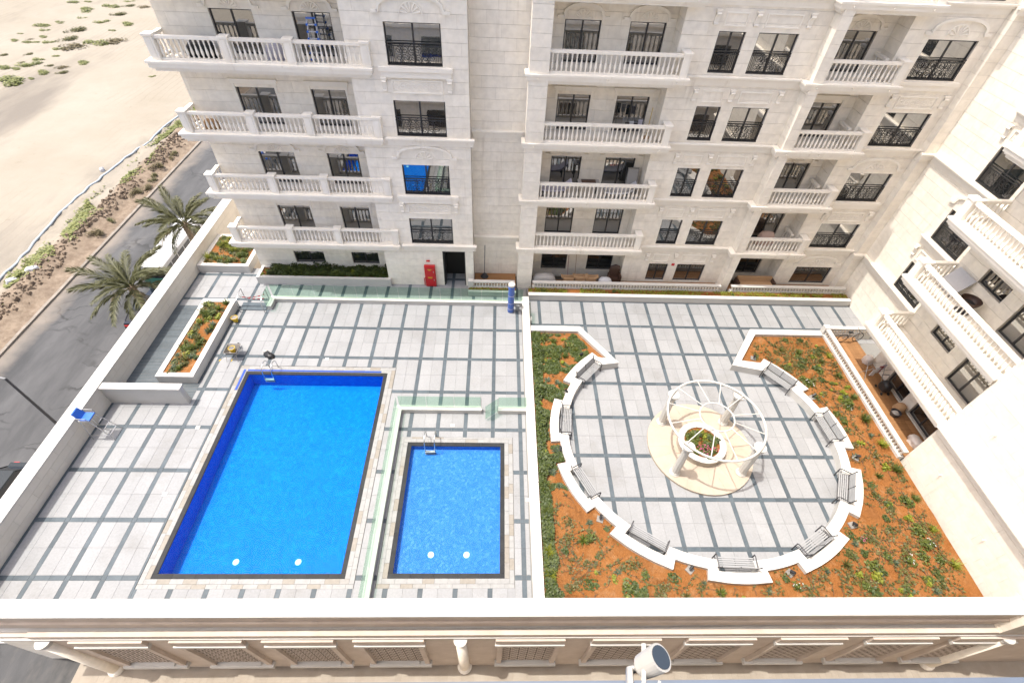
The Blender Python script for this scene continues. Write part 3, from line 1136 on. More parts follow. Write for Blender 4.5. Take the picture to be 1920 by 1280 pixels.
for i, (a0, a1) in enumerate(NICHE):
    add_niche(a0, a1)
    if i < 8:
        b0 = NICHE[i + 1][0]
        for k in range(1, 5):
            a = a1 + (b0 - a1) * k / 5
            pairs.append((ep(a, NI), ep(a, NI - WT)))
pairs.append(((13.4, 17.75), (14.05, 18.1)))
pairs.append(((15.42, 20.62), (15.6, 20.2)))
pairs.append(((19.75, 20.62), (19.75, 20.2)))
bw = thing('garden_wall', 'white zigzag wall with bench niches round the circular court', 'wall', (10.3, 20.4, 0))
for (c0, b0), (c1, b1) in zip(pairs, pairs[1:]):
    g = 0.0015
    MB().prism([c0, c1, b1, b0], 0, 0.4).build('wall', WHITE, bw)
for (c0, b0), (c1, b1) in zip(pairs, pairs[1:]):
    mc = Vector(((c0[0] + c1[0] + b0[0] + b1[0]) / 4, (c0[1] + c1[1] + b0[1] + b1[1]) / 4))
    q = [tuple(mc + (Vector(p) - mc) * 1.0) for p in (c0, c1, b1, b0)]
    MB().prism(q, 0.401, 0.46).build('coping_stone', WHITE, bw)

# soil of the two beds
def to_rect(p):
    d = Vector((p[0] - EC[0], p[1] - EC[1]))
    x0, x1, y0, y1 = 2.06, 19.9, 5.45, 20.3
    ts = []
    if d.x > 0:
        ts.append((x1 - EC[0]) / d.x)
    if d.x < 0:
        ts.append((x0 - EC[0]) / d.x)
    if d.y > 0:
        ts.append((y1 - EC[1]) / d.y)
    if d.y < 0:
        ts.append((y0 - EC[1]) / d.y)
    t = min(ts)
    return (EC[0] + d.x * t, EC[1] + d.y * t)


mid = [((c[0] + b_[0]) / 2, (c[1] + b_[1]) / 2) for c, b_ in pairs]
dense = []
for p, q in zip(mid[1:-1], mid[2:-1]):
    L = math.dist(p, q)
    k = max(1, int(L / 0.3))
    dense += [(p[0] + (q[0] - p[0]) * i / k, p[1] + (q[1] - p[1]) * i / k) for i in range(k)]
dense.append(mid[-2])


def soil_z(x, y):
    return 0.27 + 0.05 * noise.noise(Vector((x * 0.8, y * 0.8, 1))) + 0.03 * noise.noise(Vector((x * 3, y * 3, 2)))


mb = MB()
NR = 14
for p in dense:
    q = to_rect(p)
    for i in range(NR + 1):
        t = i / NR
        x, y = p[0] + (q[0] - p[0]) * t, p[1] + (q[1] - p[1]) * t
        mb.v.append((x, y, soil_z(x, y)))
for j in range(len(dense) - 1):
    for i in range(NR):
        mb.f.append((j * (NR + 1) + i, (j + 1) * (NR + 1) + i, (j + 1) * (NR + 1) + i + 1, j * (NR + 1) + i + 1))
# corners
for cx, cy, sel in ((2.06, 5.45, 0), (19.9, 5.45, 1), (2.06, 20.3, 2), (19.9, 20.3, 3)):
    best = None
    for j in range(len(dense) - 1):
        a, c = to_rect(dense[j]), to_rect(dense[j + 1])
        if abs(a[0] - c[0]) > 1e-3 and abs(a[1] - c[1]) > 1e-3 and math.dist(a, (cx, cy)) < 3:
            k = len(mb.v)
            mb.v.append((cx, cy, 0.27))
            mb.f.append((j * (NR + 1) + NR, (j + 1) * (NR + 1) + NR, k))
struct(mb.build('soil', SOIL, smooth=True))
bs = MB()
bs.box(2.06, 4.9, 5.45, 5.5, 0.0, 0.3)

import bisect


def in_bed(x, y, margin=0.12):
    if not (2.15 < x < 19.7 and 5.5 < y < 20.15):
        return False
    a = math.degrees(math.atan2(y - EC[1], x - EC[0])) % 360
    a2 = a + 360 if a < 60 else a
    r = math.hypot(x - EC[0], y - EC[1])
    ca, sa = math.cos(rad(a)), math.sin(rad(a))
    ro = 1 / math.sqrt((ca / EAX) ** 2 + (sa / EBY) ** 2)
    if 45 <= a <= 131.5:
        # planting ends on the slanted ends of the wall
        if x < 10:
            return y > 18.25 and x < 6.3 - (y - 18.1) * 0.69 - 0.3
        return y > 18.25 and x > 14.1 + (y - 18.1) * 0.74 + 0.3
    out = ro
    if not any(n0 - 1 <= a2 <= n1 + 1 for n0, n1 in NICHE):
        out = ro - NI + WT
    return r > out + margin


LEFTB, RIGHTB = 'the left bed beside the dividing wall', 'the orange soil bed round the court'
rg = random.Random(21)
# dense ground cover beside the dividing wall
pts = []
stemb = MB()
tries = 0
while len(pts) < 15000:
    x, y = rg.uniform(2.12, 6.2), rg.uniform(5.5, 20.1)
    if not in_bed(x, y, 0.05):
        continue
    dn = noise.noise(Vector((x * 1.1, y * 1.1, 5))) + 0.5 * noise.noise(Vector((x * 3.1, y * 3.1, 9)))
    edge = 2.62 + 0.45 * noise.noise(Vector((0, y * 0.9, 3)))
    lim = 0.35 if x > edge else -0.6
    if y < 11.0:
        lim = 0.9 if x > edge else (-0.25 if y > 8 else 0.1)
    if y > 16:
        lim += 0.05
    if dn < lim - 0.45:
        continue
    h = 0.02 + 0.22 * max(0, dn - lim + 0.5) * rg.random()
    pts.append((x, y, soil_z(x, y) + h))
mb = MB()
leaf_cloud(mb, pts, 0.085, rg, 0.4)
stuff(mb.build('ground_cover', LEAFD), 'dense dark green ground cover in the bed beside the dividing wall', 'ground cover')
# creeping vines over the open soil
vine = MB()
vpts = []
nv = 0
while nv < 210:
    x, y = rg.uniform(2.6, 19.6), rg.uniform(5.55, 20)
    if not in_bed(x, y, 0.2):
        continue
    if x < 3.2 and y > 11:
        continue
    nv += 1
    a = rg.uniform(0, 6.28)
    path = []
    for k in range(rg.randint(6, 16)):
        path.append((x, y, soil_z(x, y) + 0.02))
        a += rg.uniform(-0.7, 0.7)
        x += math.cos(a) * 0.13
        y += math.sin(a) * 0.13
        if not in_bed(x, y, 0.05):
            break
        for q in range(rg.choice((0, 1, 2, 4))):
            vpts.append((x + rg.gauss(0, 0.06), y + rg.gauss(0, 0.06), soil_z(x, y) + rg.uniform(0.02, 0.09)))
    if len(path) > 2:
        vine.tube(path, 0.011, 4)
stuff(vine.build('vine_stems', STEM), 'thin dark stems of creeping vines over the orange soil', 'vines')
# a denser green patch at the corner by the wing terrace
for k in range(1500):
    x, y = rg.gauss(17.6, 1.3), rg.gauss(18.3, 0.95)
    if in_bed(x, y, 0.05) and noise.noise(Vector((x * 1.5, y * 1.5, 2))) > -0.12:
        vpts.append((x, y, soil_z(x, y) + rg.uniform(0.02, 0.13)))
for k in range(1300):
    x, y = rg.uniform(11, 19.6), rg.gauss(6.4, 0.6)
    if in_bed(x, y, 0.05) and noise.noise(Vector((x * 1.2, y * 1.2, 7))) > 0.0:
        vpts.append((x, y, soil_z(x, y) + rg.uniform(0.02, 0.1)))
mb = MB()
leaf_cloud(mb, vpts, 0.075, rg, 0.4)
stuff(mb.build('vine_leaves', LEAFO), 'small olive leaves of creeping vines over the orange soil', 'vines')

# individual plants
for (k, n_, area, where) in (('al', 8, (2.6, 6, 16, 20), LEFTB), ('cl', 12, (2.3, 6, 12, 20), LEFTB), ('cy', 8, (2.4, 6, 12, 20), LEFTB), ('ag', 7, (2.4, 4, 11, 18), LEFTB),
                             ('ag', 16, (2.9, 19.5, 5.6, 16), RIGHTB), ('cy', 26, (2.8, 19.5, 5.6, 20), RIGHTB), ('cl', 34, (3.0, 19.6, 5.6, 20), RIGHTB), ('co', 60, (3.0, 19.6, 5.6, 20), RIGHTB), ('fw', 5, (8, 19.4, 5.6, 18), RIGHTB), ('al', 10, (3, 19, 5.6, 20), RIGHTB)):
    c = 0
    while c < n_:
        x, y = rg.uniform(area[0], area[1]), rg.uniform(area[2], area[3])
        if in_bed(x, y, 0.25) and not (where is RIGHTB and x < 6.3 and y > 12):
            plant(k, x, y, soil_z(x, y) - 0.01, where)
            c += 1
for i in range(9):
    plant('tu', 19.45 - 0.1 * (i % 2), 7.0 + 1.45 * i, soil_z(19.4, 7) - 0.01, 'the edge of the bed along the wing wall')
for y in (6.6, 7.5, 9.2, 10.4):
    plant('tu', 2.42, y, 0.27, 'the strip along the dividing wall')
plant('fp', 16.0, 8.0, 0.27, RIGHTB, 0.8)

# benches
bn = thing('bench', 'x', 'bench', (0, 0, 0), 'steel benches in the wall niches')
BL = 1.56
for k in range(5):
    MB().box(-BL / 2, BL / 2, -0.2 + 0.085 * k, -0.2 + 0.085 * k + 0.056, 0.405, 0.43).build('seat_slat', GALV, bn)
for k in range(4):
    a = 0.085 * k
    s = MB()
    s.add([(-BL / 2, 0.235 + a * 0.3, 0.47 + a), (BL / 2, 0.235 + a * 0.3, 0.47 + a), (BL / 2, 0.255 + a * 0.3, 0.47 + a), (-BL / 2, 0.255 + a * 0.3, 0.47 + a),
           (-BL / 2, 0.255 + a * 0.3, 0.54 + a), (BL / 2, 0.255 + a * 0.3, 0.54 + a), (BL / 2, 0.275 + a * 0.3, 0.54 + a), (-BL / 2, 0.275 + a * 0.3, 0.54 + a)],
          [(0, 3, 2, 1), (4, 5, 6, 7), (0, 1, 5, 4), (1, 2, 6, 5), (2, 3, 7, 6), (3, 0, 4, 7)])
    s.build('back_slat', GALV, bn)
for x in (-BL / 2 - 0.02, BL / 2 + 0.02):
    MB().tube([(x, -0.24, 0), (x, -0.25, 0.62), (x, -0.17, 0.66), (x, 0.1, 0.62), (x, 0.27, 0.6)], 0.026, 5).build('armrest', CHAR, bn)
    MB().tube([(x, 0.2, 0), (x, 0.24, 0.45), (x, 0.37, 0.9)], 0.026, 5).build('leg', CHAR, bn)
    MB().tube([(x, -0.24, 0.39), (x, 0.24, 0.39)], 0.022, 5).build('side_rail', CHAR, bn)
MB().tube([(0, -0.2, 0.39), (0, 0.22, 0.39), (0, 0.34, 0.85)], 0.018, 5).build('centre_rail', CHAR, bn)
order = ['steel slat bench in the niche nearest the dividing wall end of the zigzag wall', 'steel slat bench second along the zigzag wall from the dividing wall', 'steel slat bench third along the zigzag wall from the dividing wall',
         'steel slat bench fourth along the zigzag wall from the dividing wall', 'steel slat bench in the middle niche of the zigzag wall backing the front parapet', 'steel slat bench sixth along the zigzag wall from the dividing wall',
         'steel slat bench third along the zigzag wall from the wing terrace', 'steel slat bench second along the zigzag wall from the wing terrace', 'steel slat bench in the niche nearest the wing terrace']
for i, (a0, a1) in enumerate(NICHE):
    a = (a0 + a1) / 2
    x, y = ep(a, WT + 0.42)
    th = math.atan2((y - EC[1]) / EBY ** 2, (x - EC[0]) / EAX ** 2)
    if i == 0:
        bn.location = (x, y, 0)
        bn.rotation_euler = (0, 0, th - PI / 2)
        bn['label'] = order[0]
    else:
        copy_tree(bn, (x, y, 0), th - PI / 2, order[i])

# garden spotlights
sp = thing('garden_spotlight', 'x', 'spotlight', (0, 0, 0), 'garden spotlights in the beds')
MB().box(-0.14, 0.14, -0.14, 0.14, -0.03, 0.05).build('base', CONC, sp)
MB().tube([(0, 0, 0.05), (0, 0, 0.2)], 0.02, 6).build('stem', BLACK, sp)
MB().tube([(-0.05, 0, 0.2), (0.12, 0, 0.3)], 0.06, 8).build('head', BLACK, sp)
spots = [((1088, 668), 'black spotlight in the corner of the left bed behind the first bench'), ((1062, 738), 'black spotlight on a concrete pad in the left bed between two benches'), ((1050, 845), 'black spotlight in the left bed beside the third bench'),
         ((1125, 973), 'black spotlight on a concrete pad in orange soil between third and fourth benches'), ((1293, 1068), 'black spotlight on a concrete pad in orange soil beside the middle bench'), ((1481, 1074), 'black spotlight on a concrete pad in orange soil just past the middle bench'),
         ((1598, 984), 'black spotlight on a concrete pad in orange soil between sixth and seventh benches'), ((1604, 858), 'black spotlight on bare orange soil between seventh and eighth benches'), ((1522, 745), 'black spotlight in orange soil between the last two benches'), ((1412, 672), 'black spotlight in the tip of the right bed by its white end')]


def onz(px, py, z):
    d = r2 * ((px - 960) / 917.15) - u2 * ((py - 640) / 917.15) + fw
    t = (z - CAM.z) / d.z
    return CAM + d * t


for i, (p, lab) in enumerate(spots):
    q = onz(*p, 0.3)
    if i == 0:
        sp.location = (q.x, q.y, soil_z(q.x, q.y))
        sp['label'] = lab
    else:
        copy_tree(sp, (q.x, q.y, soil_z(q.x, q.y)), R.uniform(0, 6.28), lab)

# ------------------------------------------------------------------ rotunda
RC = (10.22, 12.68)
ro = thing('rotunda', 'round white open pergola on four columns over a small flower planter', 'pergola', (RC[0], RC[1], 0))
NSEG = 24
for i in range(NSEG):
    a0, a1 = 2 * PI * i / NSEG, 2 * PI * (i + 1) / NSEG - 0.002
    pts = [(RC[0] + r * math.cos(a), RC[1] + r * math.sin(a)) for r, a in ((0.6, a0), (2.56, a0), (2.56, (a0 + a1) / 2), (2.56, a1), (0.6, a1))]
    MB().prism(pts, 0, 0.13).build('base_slab', MARBLE, ro)
for i in range(16):
    a0, a1 = 2 * PI * i / 16, 2 * PI * (i + 1) / 16 - 0.006
    am = (a0 + a1) / 2
    ring = lambda ra, rb: [(RC[0] + r * math.cos(a), RC[1] + r * math.sin(a)) for r, a in ((ra, a0), (rb, a0), (rb, am), (rb, a1), (ra, a1), (ra, am))]
    MB().prism(ring(0.88, 1.13), 0.131, 0.47).build('planter_block', MARBLE, ro)
    MB().prism(ring(0.86, 1.16), 0.471, 0.53).build('planter_coping', WHITE, ro)
MB().lathe([(0.885, 0.13), (0.885, 0.46)], RC[0], RC[1], 20).build('planter_soil', SOIL, ro)
cols = []
for sx, sy in ((-1, -1), (1, -1), (1, 1), (-1, 1)):
    cx, cy = RC[0] + sx * 1.6, RC[1] + sy * 1.42
    c = MB()
    prof = [(0.19, 0.3), (0.19, 0.9), (0.165, 2.15)]
    nseg = 20
    vs, fs = [], []
    for r, h in prof:
        for k in range(nseg):
            a = 2 * PI * k / nseg
            rr = r * (1.0 if k % 2 else 0.93)
            vs.append((cx + rr * math.cos(a), cy + rr * math.sin(a), h))
    for j in range(2):
        for k in range(nseg):
            fs.append((j * nseg + k, j * nseg + (k + 1) % nseg, (j + 1) * nseg + (k + 1) % nseg, (j + 1) * nseg + k))
    c.add(vs, fs)
    co = c.build('column', WHITEP, ro)
    MB().lathe([(0.25, 0.131), (0.25, 0.18), (0.2, 0.22), (0.22, 0.26), (0.175, 0.31)], cx, cy, 18).build('column_base', WHITEP, co)
    MB().lathe([(0.15, 2.15), (0.19, 2.2), (0.16, 2.24), (0.25, 2.34), (0.27, 2.36), (0.27, 2.46)], cx, cy, 18).build('capital', WHITEP, co)
RR = 2.2
MB().tube([(RC[0] + RR * math.cos(2 * PI * k / 48), RC[1] + RR * math.sin(2 * PI * k / 48), 2.55) for k in range(48)], 0.055, 8, True).build('ring', WHITEP, ro, smooth=True)
MB().tube([(RC[0] + 0.78 * math.cos(2 * PI * k / 32), RC[1] + 0.78 * math.sin(2 * PI * k / 32), 2.68) for k in range(32)], 0.035, 8, True).build('ring', WHITEP, ro, smooth=True)
for k in range(12):
    a = 2 * PI * (k + 0.25) / 12
    MB().tube([(RC[0] + 0.78 * math.cos(a), RC[1] + 0.78 * math.sin(a), 2.68), (RC[0] + RR * math.cos(a), RC[1] + RR * math.sin(a), 2.56)], 0.024, 6).build('spoke', WHITEP, ro)
for k in range(24):
    a = k * 2.4
    rr_ = 0.1 + 0.62 * math.sqrt((k + 0.5) / 24)
    plant(('cl', 'cl', 'fp', 'cy', 'cl', 'cl', 'cl', 'fp')[k % 8], RC[0] + rr_ * math.cos(a), RC[1] + rr_ * math.sin(a), 0.46, 'the round planter under the pergola', 0.95)

# ------------------------------------------------------------------ building kit
def ZF(n):
    return 3.17 + 3.275 * (n - 1)


def TY(plane):
    return lambda u, d, z: (u, plane + d, z)


def TX(plane):
    return lambda u, d, z: (plane + d, u, z)


def wbox(T, u0, u1, d0, d1, z0, z1):
    a, b_ = T(u0, d0, z0), T(u1, d1, z1)
    return (min(a[0], b_[0]), max(a[0], b_[0]), min(a[1], b_[1]), max(a[1], b_[1]), z0, z1)


PANELS = {}
COURSE = 3.275 / 6


def wall(bld, T, u0, u1, z0, z1, holes, thick=0.4, plen=1.25, name='wall', seed=0):
    cuts = {z0, z1}
    z = ZF(0) - 3 * COURSE
    lines = set()
    while z < z1:
        if z > z0:
            cuts.add(z)
            lines.add(round(z, 4))
        z += COURSE
    for h in holes:
        for q in (h[2], h[3]):
            if z0 < q < z1:
                cuts.add(q)
    cuts = sorted(cuts)
    core = MB(T)
    pan = []
    for a, b_ in zip(cuts, cuts[1:]):
        if b_ - a < 0.004:
            continue
        zm = (a + b_) / 2
        segs = [(u0, u1)]
        for h in holes:
            if h[2] < zm < h[3]:
                segs = [s for q in segs for s in ((q[0], min(q[1], h[0])), (max(q[0], h[1]), q[1])) if s[1] - s[0] > 0.01]
        row = int(math.floor((zm - ZF(0)) / COURSE + 100))
        off = (row * 0.437 + seed * 0.3) % 1.0 * plen
        for s0, s1 in segs:
            core.box(s0, s1, 0.02, thick, a, b_)
            js = [s0]
            k = math.floor((s0 - off) / plen) + 1
            while off + k * plen < s1:
                if off + k * plen - js[-1] > 0.18 and s1 - (off + k * plen) > 0.18:
                    js.append(off + k * plen)
                k += 1
            js.append(s1)
            ga = 0.006 if round(a, 4) in lines else 0
            gb = 0.006 if round(b_, 4) in lines else 0
            for i in range(len(js) - 1):
                pa = js[i] + (0.003 if i else 0)
                pb_ = js[i + 1] - (0.003 if i < len(js) - 2 else 0)
                pan.append(wbox(T, pa, pb_, 0.0, 0.03, a + ga, b_ - gb))
    w_ = core.build(name, JOINT, bld)
    PANELS.setdefault(bld.name, []).extend((p, w_) for p in pan)
    return w_


RAILM = {}


def railing_mesh(w_, h=0.95):
    k = round(w_, 2)
    if k in RAILM:
        return RAILM[k]
    mb = MB()
    for z in (0.06, h - 0.12, h):
        mb.box(0, w_, -0.018, 0.018, z - 0.018, z + 0.018)
    nb = 4
    for i in range(nb):
        for x in (0.03 + i * 0.085, w_ - 0.03 - i * 0.085):
            mb.tube([(x, 0, 0.05), (x, 0, h)], 0.011, 4)

    def spiral(cx, cz, r, turn, a0, d):
        pts = []
        for i in range(int(10 * turn) + 1):
            t = i / (10 * turn)
            a = a0 + d * 2 * PI * turn * t
            rr = r * (1 - 0.82 * t)
            pts.append((cx + rr * math.cos(a), -0.01, cz + rr * math.sin(a)))
        mb.tube(pts, 0.0125, 4)
    x0, x1 = 0.36, w_ - 0.36
    mid_h = (h - 0.12) / 2 + 0.03
    n = max(1, round((x1 - x0) / 0.62))
    cw = (x1 - x0) / n
    for i in range(n):
        cx = x0 + (i + 0.5) * cw
        d = 1 if i % 2 else -1
        spiral(cx - cw * 0.22, mid_h + 0.17, 0.2, 1.6, PI / 2, d)
        spiral(cx + cw * 0.22, mid_h + 0.17, 0.2, 1.6, PI / 2, -d)
        spiral(cx - cw * 0.22, mid_h - 0.2, 0.19, 1.6, -PI / 2, -d)
        spiral(cx + cw * 0.22, mid_h - 0.2, 0.19, 1.6, -PI / 2, d)
        mb.tube([(cx, 0, 0.05), (cx + 0.06 * d, 0, mid_h * 0.6), (cx - 0.06 * d, 0, mid_h * 1.3), (cx, 0, h - 0.1)], 0.012, 4)
        mb.tube([(x0 + i * cw, 0, 0.05), (x0 + i * cw, 0, h - 0.12)], 0.01, 4)
    mb.tube([(x1, 0, 0.05), (x1, 0, h - 0.12)], 0.01, 4)
    RAILM[k] = mb.mesh('railing', IRON)
    return RAILM[k]


def window(bld, T, u0, u1, z0, z1, rail=False, name='window', xw=False, rec=0.12):
    fr = MB(T)
    f = 0.06
    fr.box(u0, u1, rec, rec + 0.07, z0, z0 + f)
    fr.box(u0, u1, rec, rec + 0.07, z1 - f, z1)
    fr.box(u0, u0 + f, rec, rec + 0.07, z0 + f, z1 - f)
    fr.box(u1 - f, u1, rec, rec + 0.07, z0 + f, z1 - f)
    um = (u0 + u1) / 2
    fr.box(um - 0.04, um + 0.04, rec, rec + 0.07, z0 + f, z1 - f)
    fo = fr.build(name, FRAME, bld, T(um, rec, z0))
    for a, b_ in ((u0 + f, um - 0.04), (um + 0.04, u1 - f)):
        MB(T).box(a, b_, rec + 0.03, rec + 0.05, z0 + f, z1 - f).build('pane', PANE, fo)
    if rail:
        r = obj('railing', railing_mesh(u1 - u0), fo, T(u0, 0.01, z0 - 0.02))
        if xw:
            # the railing runs along +y and faces -x
            r.rotation_euler = (0, 0, PI / 2)
    return fo


def arch(bld, T, uc, zb, wd, h):
    """shouldered arch moulding with a shell in its field"""
    mb = MB(T)
    pts = [(uc - wd / 2, -0.03, zb), (uc - wd / 2 + 0.3, -0.03, zb)]
    for k in range(11):
        a = PI - PI * k / 10
        pts.append((uc + (wd / 2 - 0.3) * math.cos(a), -0.03, zb + 0.05 + (h - 0.05) * math.sin(a) ** 0.8))
    pts += [(uc + wd / 2 - 0.3, -0.03, zb), (uc + wd / 2, -0.03, zb)]
    mb.tube(pts, 0.085, 4)
    sr = min(0.5, h * 0.85)
    mb.tube([(uc + sr * math.cos(PI * k / 10), -0.01, zb - 0.1 + sr * 0.95 * math.sin(PI * k / 10)) for k in range(11)], 0.035, 4)
    for k in range(7):
        a = PI * (k + 0.5) / 7
        mb.tube([(uc + 0.1 * math.cos(a), -0.01, zb - 0.08 + 0.1 * math.sin(a)), (uc + sr * 0.88 * math.cos(a), -0.012, zb - 0.08 + sr * 0.86 * math.sin(a))], [0.02, 0.05], 5)
    mb.build('pediment', TRIM, bld, T(uc, 0, zb))


def lintel(bld, T, u0, u1, z):
    mb = MB(T)
    mb.box(u0 - 0.22, u1 + 0.22, -0.1, 0.01, z + 0.3, z + 0.4)
    mb.box(u0 - 0.16, u1 + 0.16, -0.06, 0.012, z + 0.18, z + 0.3)
    mb.box(u0 - 0.12, u0 - 0.002, -0.03, 0.014, z - 0.25, z + 0.18)
    mb.box(u1 + 0.002, u1 + 0.12, -0.03, 0.014, z - 0.25, z + 0.18)
    mb.build('lintel', TRIM, bld, T(u0, 0, z))


def bracket(bld, T, u, z, h=0.62, wd=0.2):
    mb = MB(T)
    mb.box(u - wd / 2 - 0.03, u + wd / 2 + 0.03, -0.16, 0.01, z - 0.08, z)
    mb.add([(u - wd / 2, 0.012, z - h), (u + wd / 2, 0.012, z - h), (u + wd / 2, -0.03, z - h), (u - wd / 2, -0.03, z - h), (u - wd / 2, 0.012, z - 0.08), (u + wd / 2, 0.012, z - 0.08), (u + wd / 2, -0.13, z - 0.08), (u - wd / 2, -0.13, z - 0.08)],
           [(0, 3, 2, 1), (4, 5, 6, 7), (0, 1, 5, 4), (1, 2, 6, 5), (2, 3, 7, 6), (3, 0, 4, 7)])
    mb.tube([(u - wd / 2, -0.12, z - 0.16), (u + wd / 2, -0.12, z - 0.16)], 0.07, 6)
    mb.tube([(u - wd / 2, -0.05, z - h + 0.04), (u + wd / 2, -0.05, z - h + 0.04)], 0.05, 6)
    mb.build('bracket', TRIM, bld, T(u, 0, z))


def relief(bld, T, u0, u1, z0, z1, carved=True):
    mb = MB(T)
    f = 0.05
    mb.box(u0, u1, -0.05, 0.012, z0, z0 + f)
    mb.box(u0, u1, -0.05, 0.012, z1 - f, z1)
    mb.box(u0, u0 + f, -0.05, 0.012, z0 + f, z1 - f)
    mb.box(u1 - f, u1, -0.05, 0.012, z0 + f, z1 - f)
    if carved:
        n = max(2, int((u1 - u0) / 0.3))
        zc = (z0 + z1) / 2
        for i in range(n):
            cx = u0 + 0.1 + (u1 - u0 - 0.2) * (i + 0.5) / n
            d = 1 if i % 2 else -1
            pts = []
            for k in range(13):
                t = k / 12
                a = d * (PI / 2 + 2 * PI * 1.2 * t)
                r = 0.17 * (1 - 0.8 * t)
                pts.append((cx + r * math.cos(a), -0.005, zc + r * 0.95 * math.sin(a)))
            mb.tube(pts, 0.026, 4)
    mb.build('relief_panel', TRIM, bld, T(u0, 0, z0))


def baluster_mesh():
    prof = [(0.05, 0), (0.05, 0.07), (0.03, 0.1), (0.055, 0.2), (0.064, 0.3), (0.05, 0.45), (0.032, 0.62), (0.028, 0.72), (0.045, 0.78), (0.03, 0.82), (0.05, 0.9), (0.05, 1.0)]
    return MB().lathe(prof, 0, 0, 8).mesh('baluster', TRIM, True)


BAL = baluster_mesh()


def balusters(part, T, u0, u1, d, z0, h, pitch=0.215, along_d=None):
    n = max(1, round((u1 - u0) / pitch))
    for i in range(n):
        u = u0 + (u1 - u0) * (i + 0.5) / n
        o = obj('baluster', BAL, part, T(u, d, z0) if along_d is None else T(along_d, u, z0))
        o.scale = (1, 1, h)


def slab_profile(mb, u0, u1, d0, d1, z):
    mb.box(u0, u1, d0, d1, z - 0.1, z)
    mb.box(u0 + 0.06, u1 - 0.06, d0 + 0.06, d1, z - 0.28, z - 0.1)
    mb.box(u0 + 0.13, u1 - 0.13, d0 + 0.13, d1, z - 0.36, z - 0.28)
    mb.box(u0 + 0.2, u1 - 0.2, d0 + 0.2, d1, z - 0.46, z - 0.36)


def balcony(bld, T, u0, u1, d0, d1, n, posts, runs, sides=(), bal=True, side_d1=None):
    z = ZF(n)
    mb = MB(T)
    slab_profile(mb, u0, u1, d0, d1, z)
    p = mb.build('balcony', TRIM, bld, T((u0 + u1) / 2, d0, z))
    rd = d0 + 0.3
    for u in posts:
        m_ = MB(T)
        m_.box(u - 0.19, u + 0.19, rd - 0.18, rd + 0.18, z, z + 0.98)
        m_.box(u - 0.23, u + 0.23, rd - 0.22, rd + 0.22, z + 0.98, z + 1.06)
        m_.box(u - 0.1, u + 0.1, rd - 0.2, rd - 0.18, z + 0.12, z + 0.9)
        m_.build('post', TRIM, p)
    for a, b_ in runs:
        MB(T).box(a, b_, rd - 0.1, rd + 0.1, z + 0.86, z + 0.98).build('handrail', TRIM, p)
        MB(T).box(a, b_, rd - 0.08, rd + 0.08, z, z + 0.09).build('bottom_rail', TRIM, p)
        if bal:
            balusters(p, T, a, b_, rd, z + 0.09, 0.77)
    for u, e in sides:
        MB(T).box(u - 0.1, u + 0.1, rd + 0.18, e, z + 0.86, z + 0.98).build('handrail', TRIM, p)
        MB(T).box(u - 0.08, u + 0.08, rd + 0.18, e, z, z + 0.09).build('bottom_rail', TRIM, p)
        if bal:
            balusters(p, T, rd + 0.18, e, 0, z + 0.09, 0.77, 0.25, along_d=u)
    return p


def cornice(bld, T, u0, u1, z, dep=0.16, big=True):
    mb = MB(T)
    mb.box(u0, u1, -dep, 0.012, z - 0.07, z)
    mb.box(u0 + 0.03, u1 - 0.03, -dep * 0.7, 0.013, z - 0.16, z - 0.07)
    mb.box(u0 + 0.06, u1 - 0.06, -dep * 0.4, 0.014, z - 0.3, z - 0.16)
    if big:
        mb.box(u0 + 0.07, u1 - 0.07, -dep * 0.25, 0.015, z - 0.42, z - 0.3)
    mb.build('cornice', TRIM, bld, T(u0, 0, z))


TOP = 18.3
WH = 1.73
# ------------------------------------------------------------------ back building
bk = thing('apartment_building', 'long cream stone apartment block behind the pool with stacked balconies', 'building', (4, 26, 0))
MB().box(-15.3, 36, 26.66, 42, -6, TOP).build('core', JOINT, bk)
MB().box(-15.35, -15.0, 25.74, 26.65, -0.5, TOP).build('side_wall', CLAD, bk)
MB().box(-15.36, -14.9, 26.7, 42, -6, TOP).build('side_wall', CLAD, bk)
# L: left balconies
TL = TY(25.7)
LD = [(-12.95, -11.05), (-9.3, -7.6)]
holes = []
for n in range(1, 6):
    holes += [(a, b_, ZF(n) + 0.02, ZF(n) + WH + 0.1) for a, b_ in LD]
holes += [(a, b_, 0.8, 1.72) for a, b_ in LD]
wall(bk, TL, -15.35, -6.9, -0.3, TOP, holes)
for n in range(1, 6):
    for a, b_ in LD:
        window(bk, TL, a, b_, ZF(n) + 0.02, ZF(n) + WH + 0.1, name='balcony_door')
        if n in (2, 4):
            arch(bk, TL, (a + b_) / 2, ZF(n) + WH + 0.22, b_ - a + 0.75, 0.5)
        else:
            lintel(bk, TL, a, b_, ZF(n) + WH + 0.1)
    P = [-15.42, -12.19, -9.4, -6.03]
    rn = [(P[i] + 0.19, P[i + 1] - 0.19) for i in range(3)]
    balcony(bk, TL, -15.94, -5.8, -1.3, 0.03, n, P, rn, [(-15.42, 0.0)], bal=n < 5)
for a, b_ in LD:
    window(bk, TL, a, b_, 0.8, 1.72)

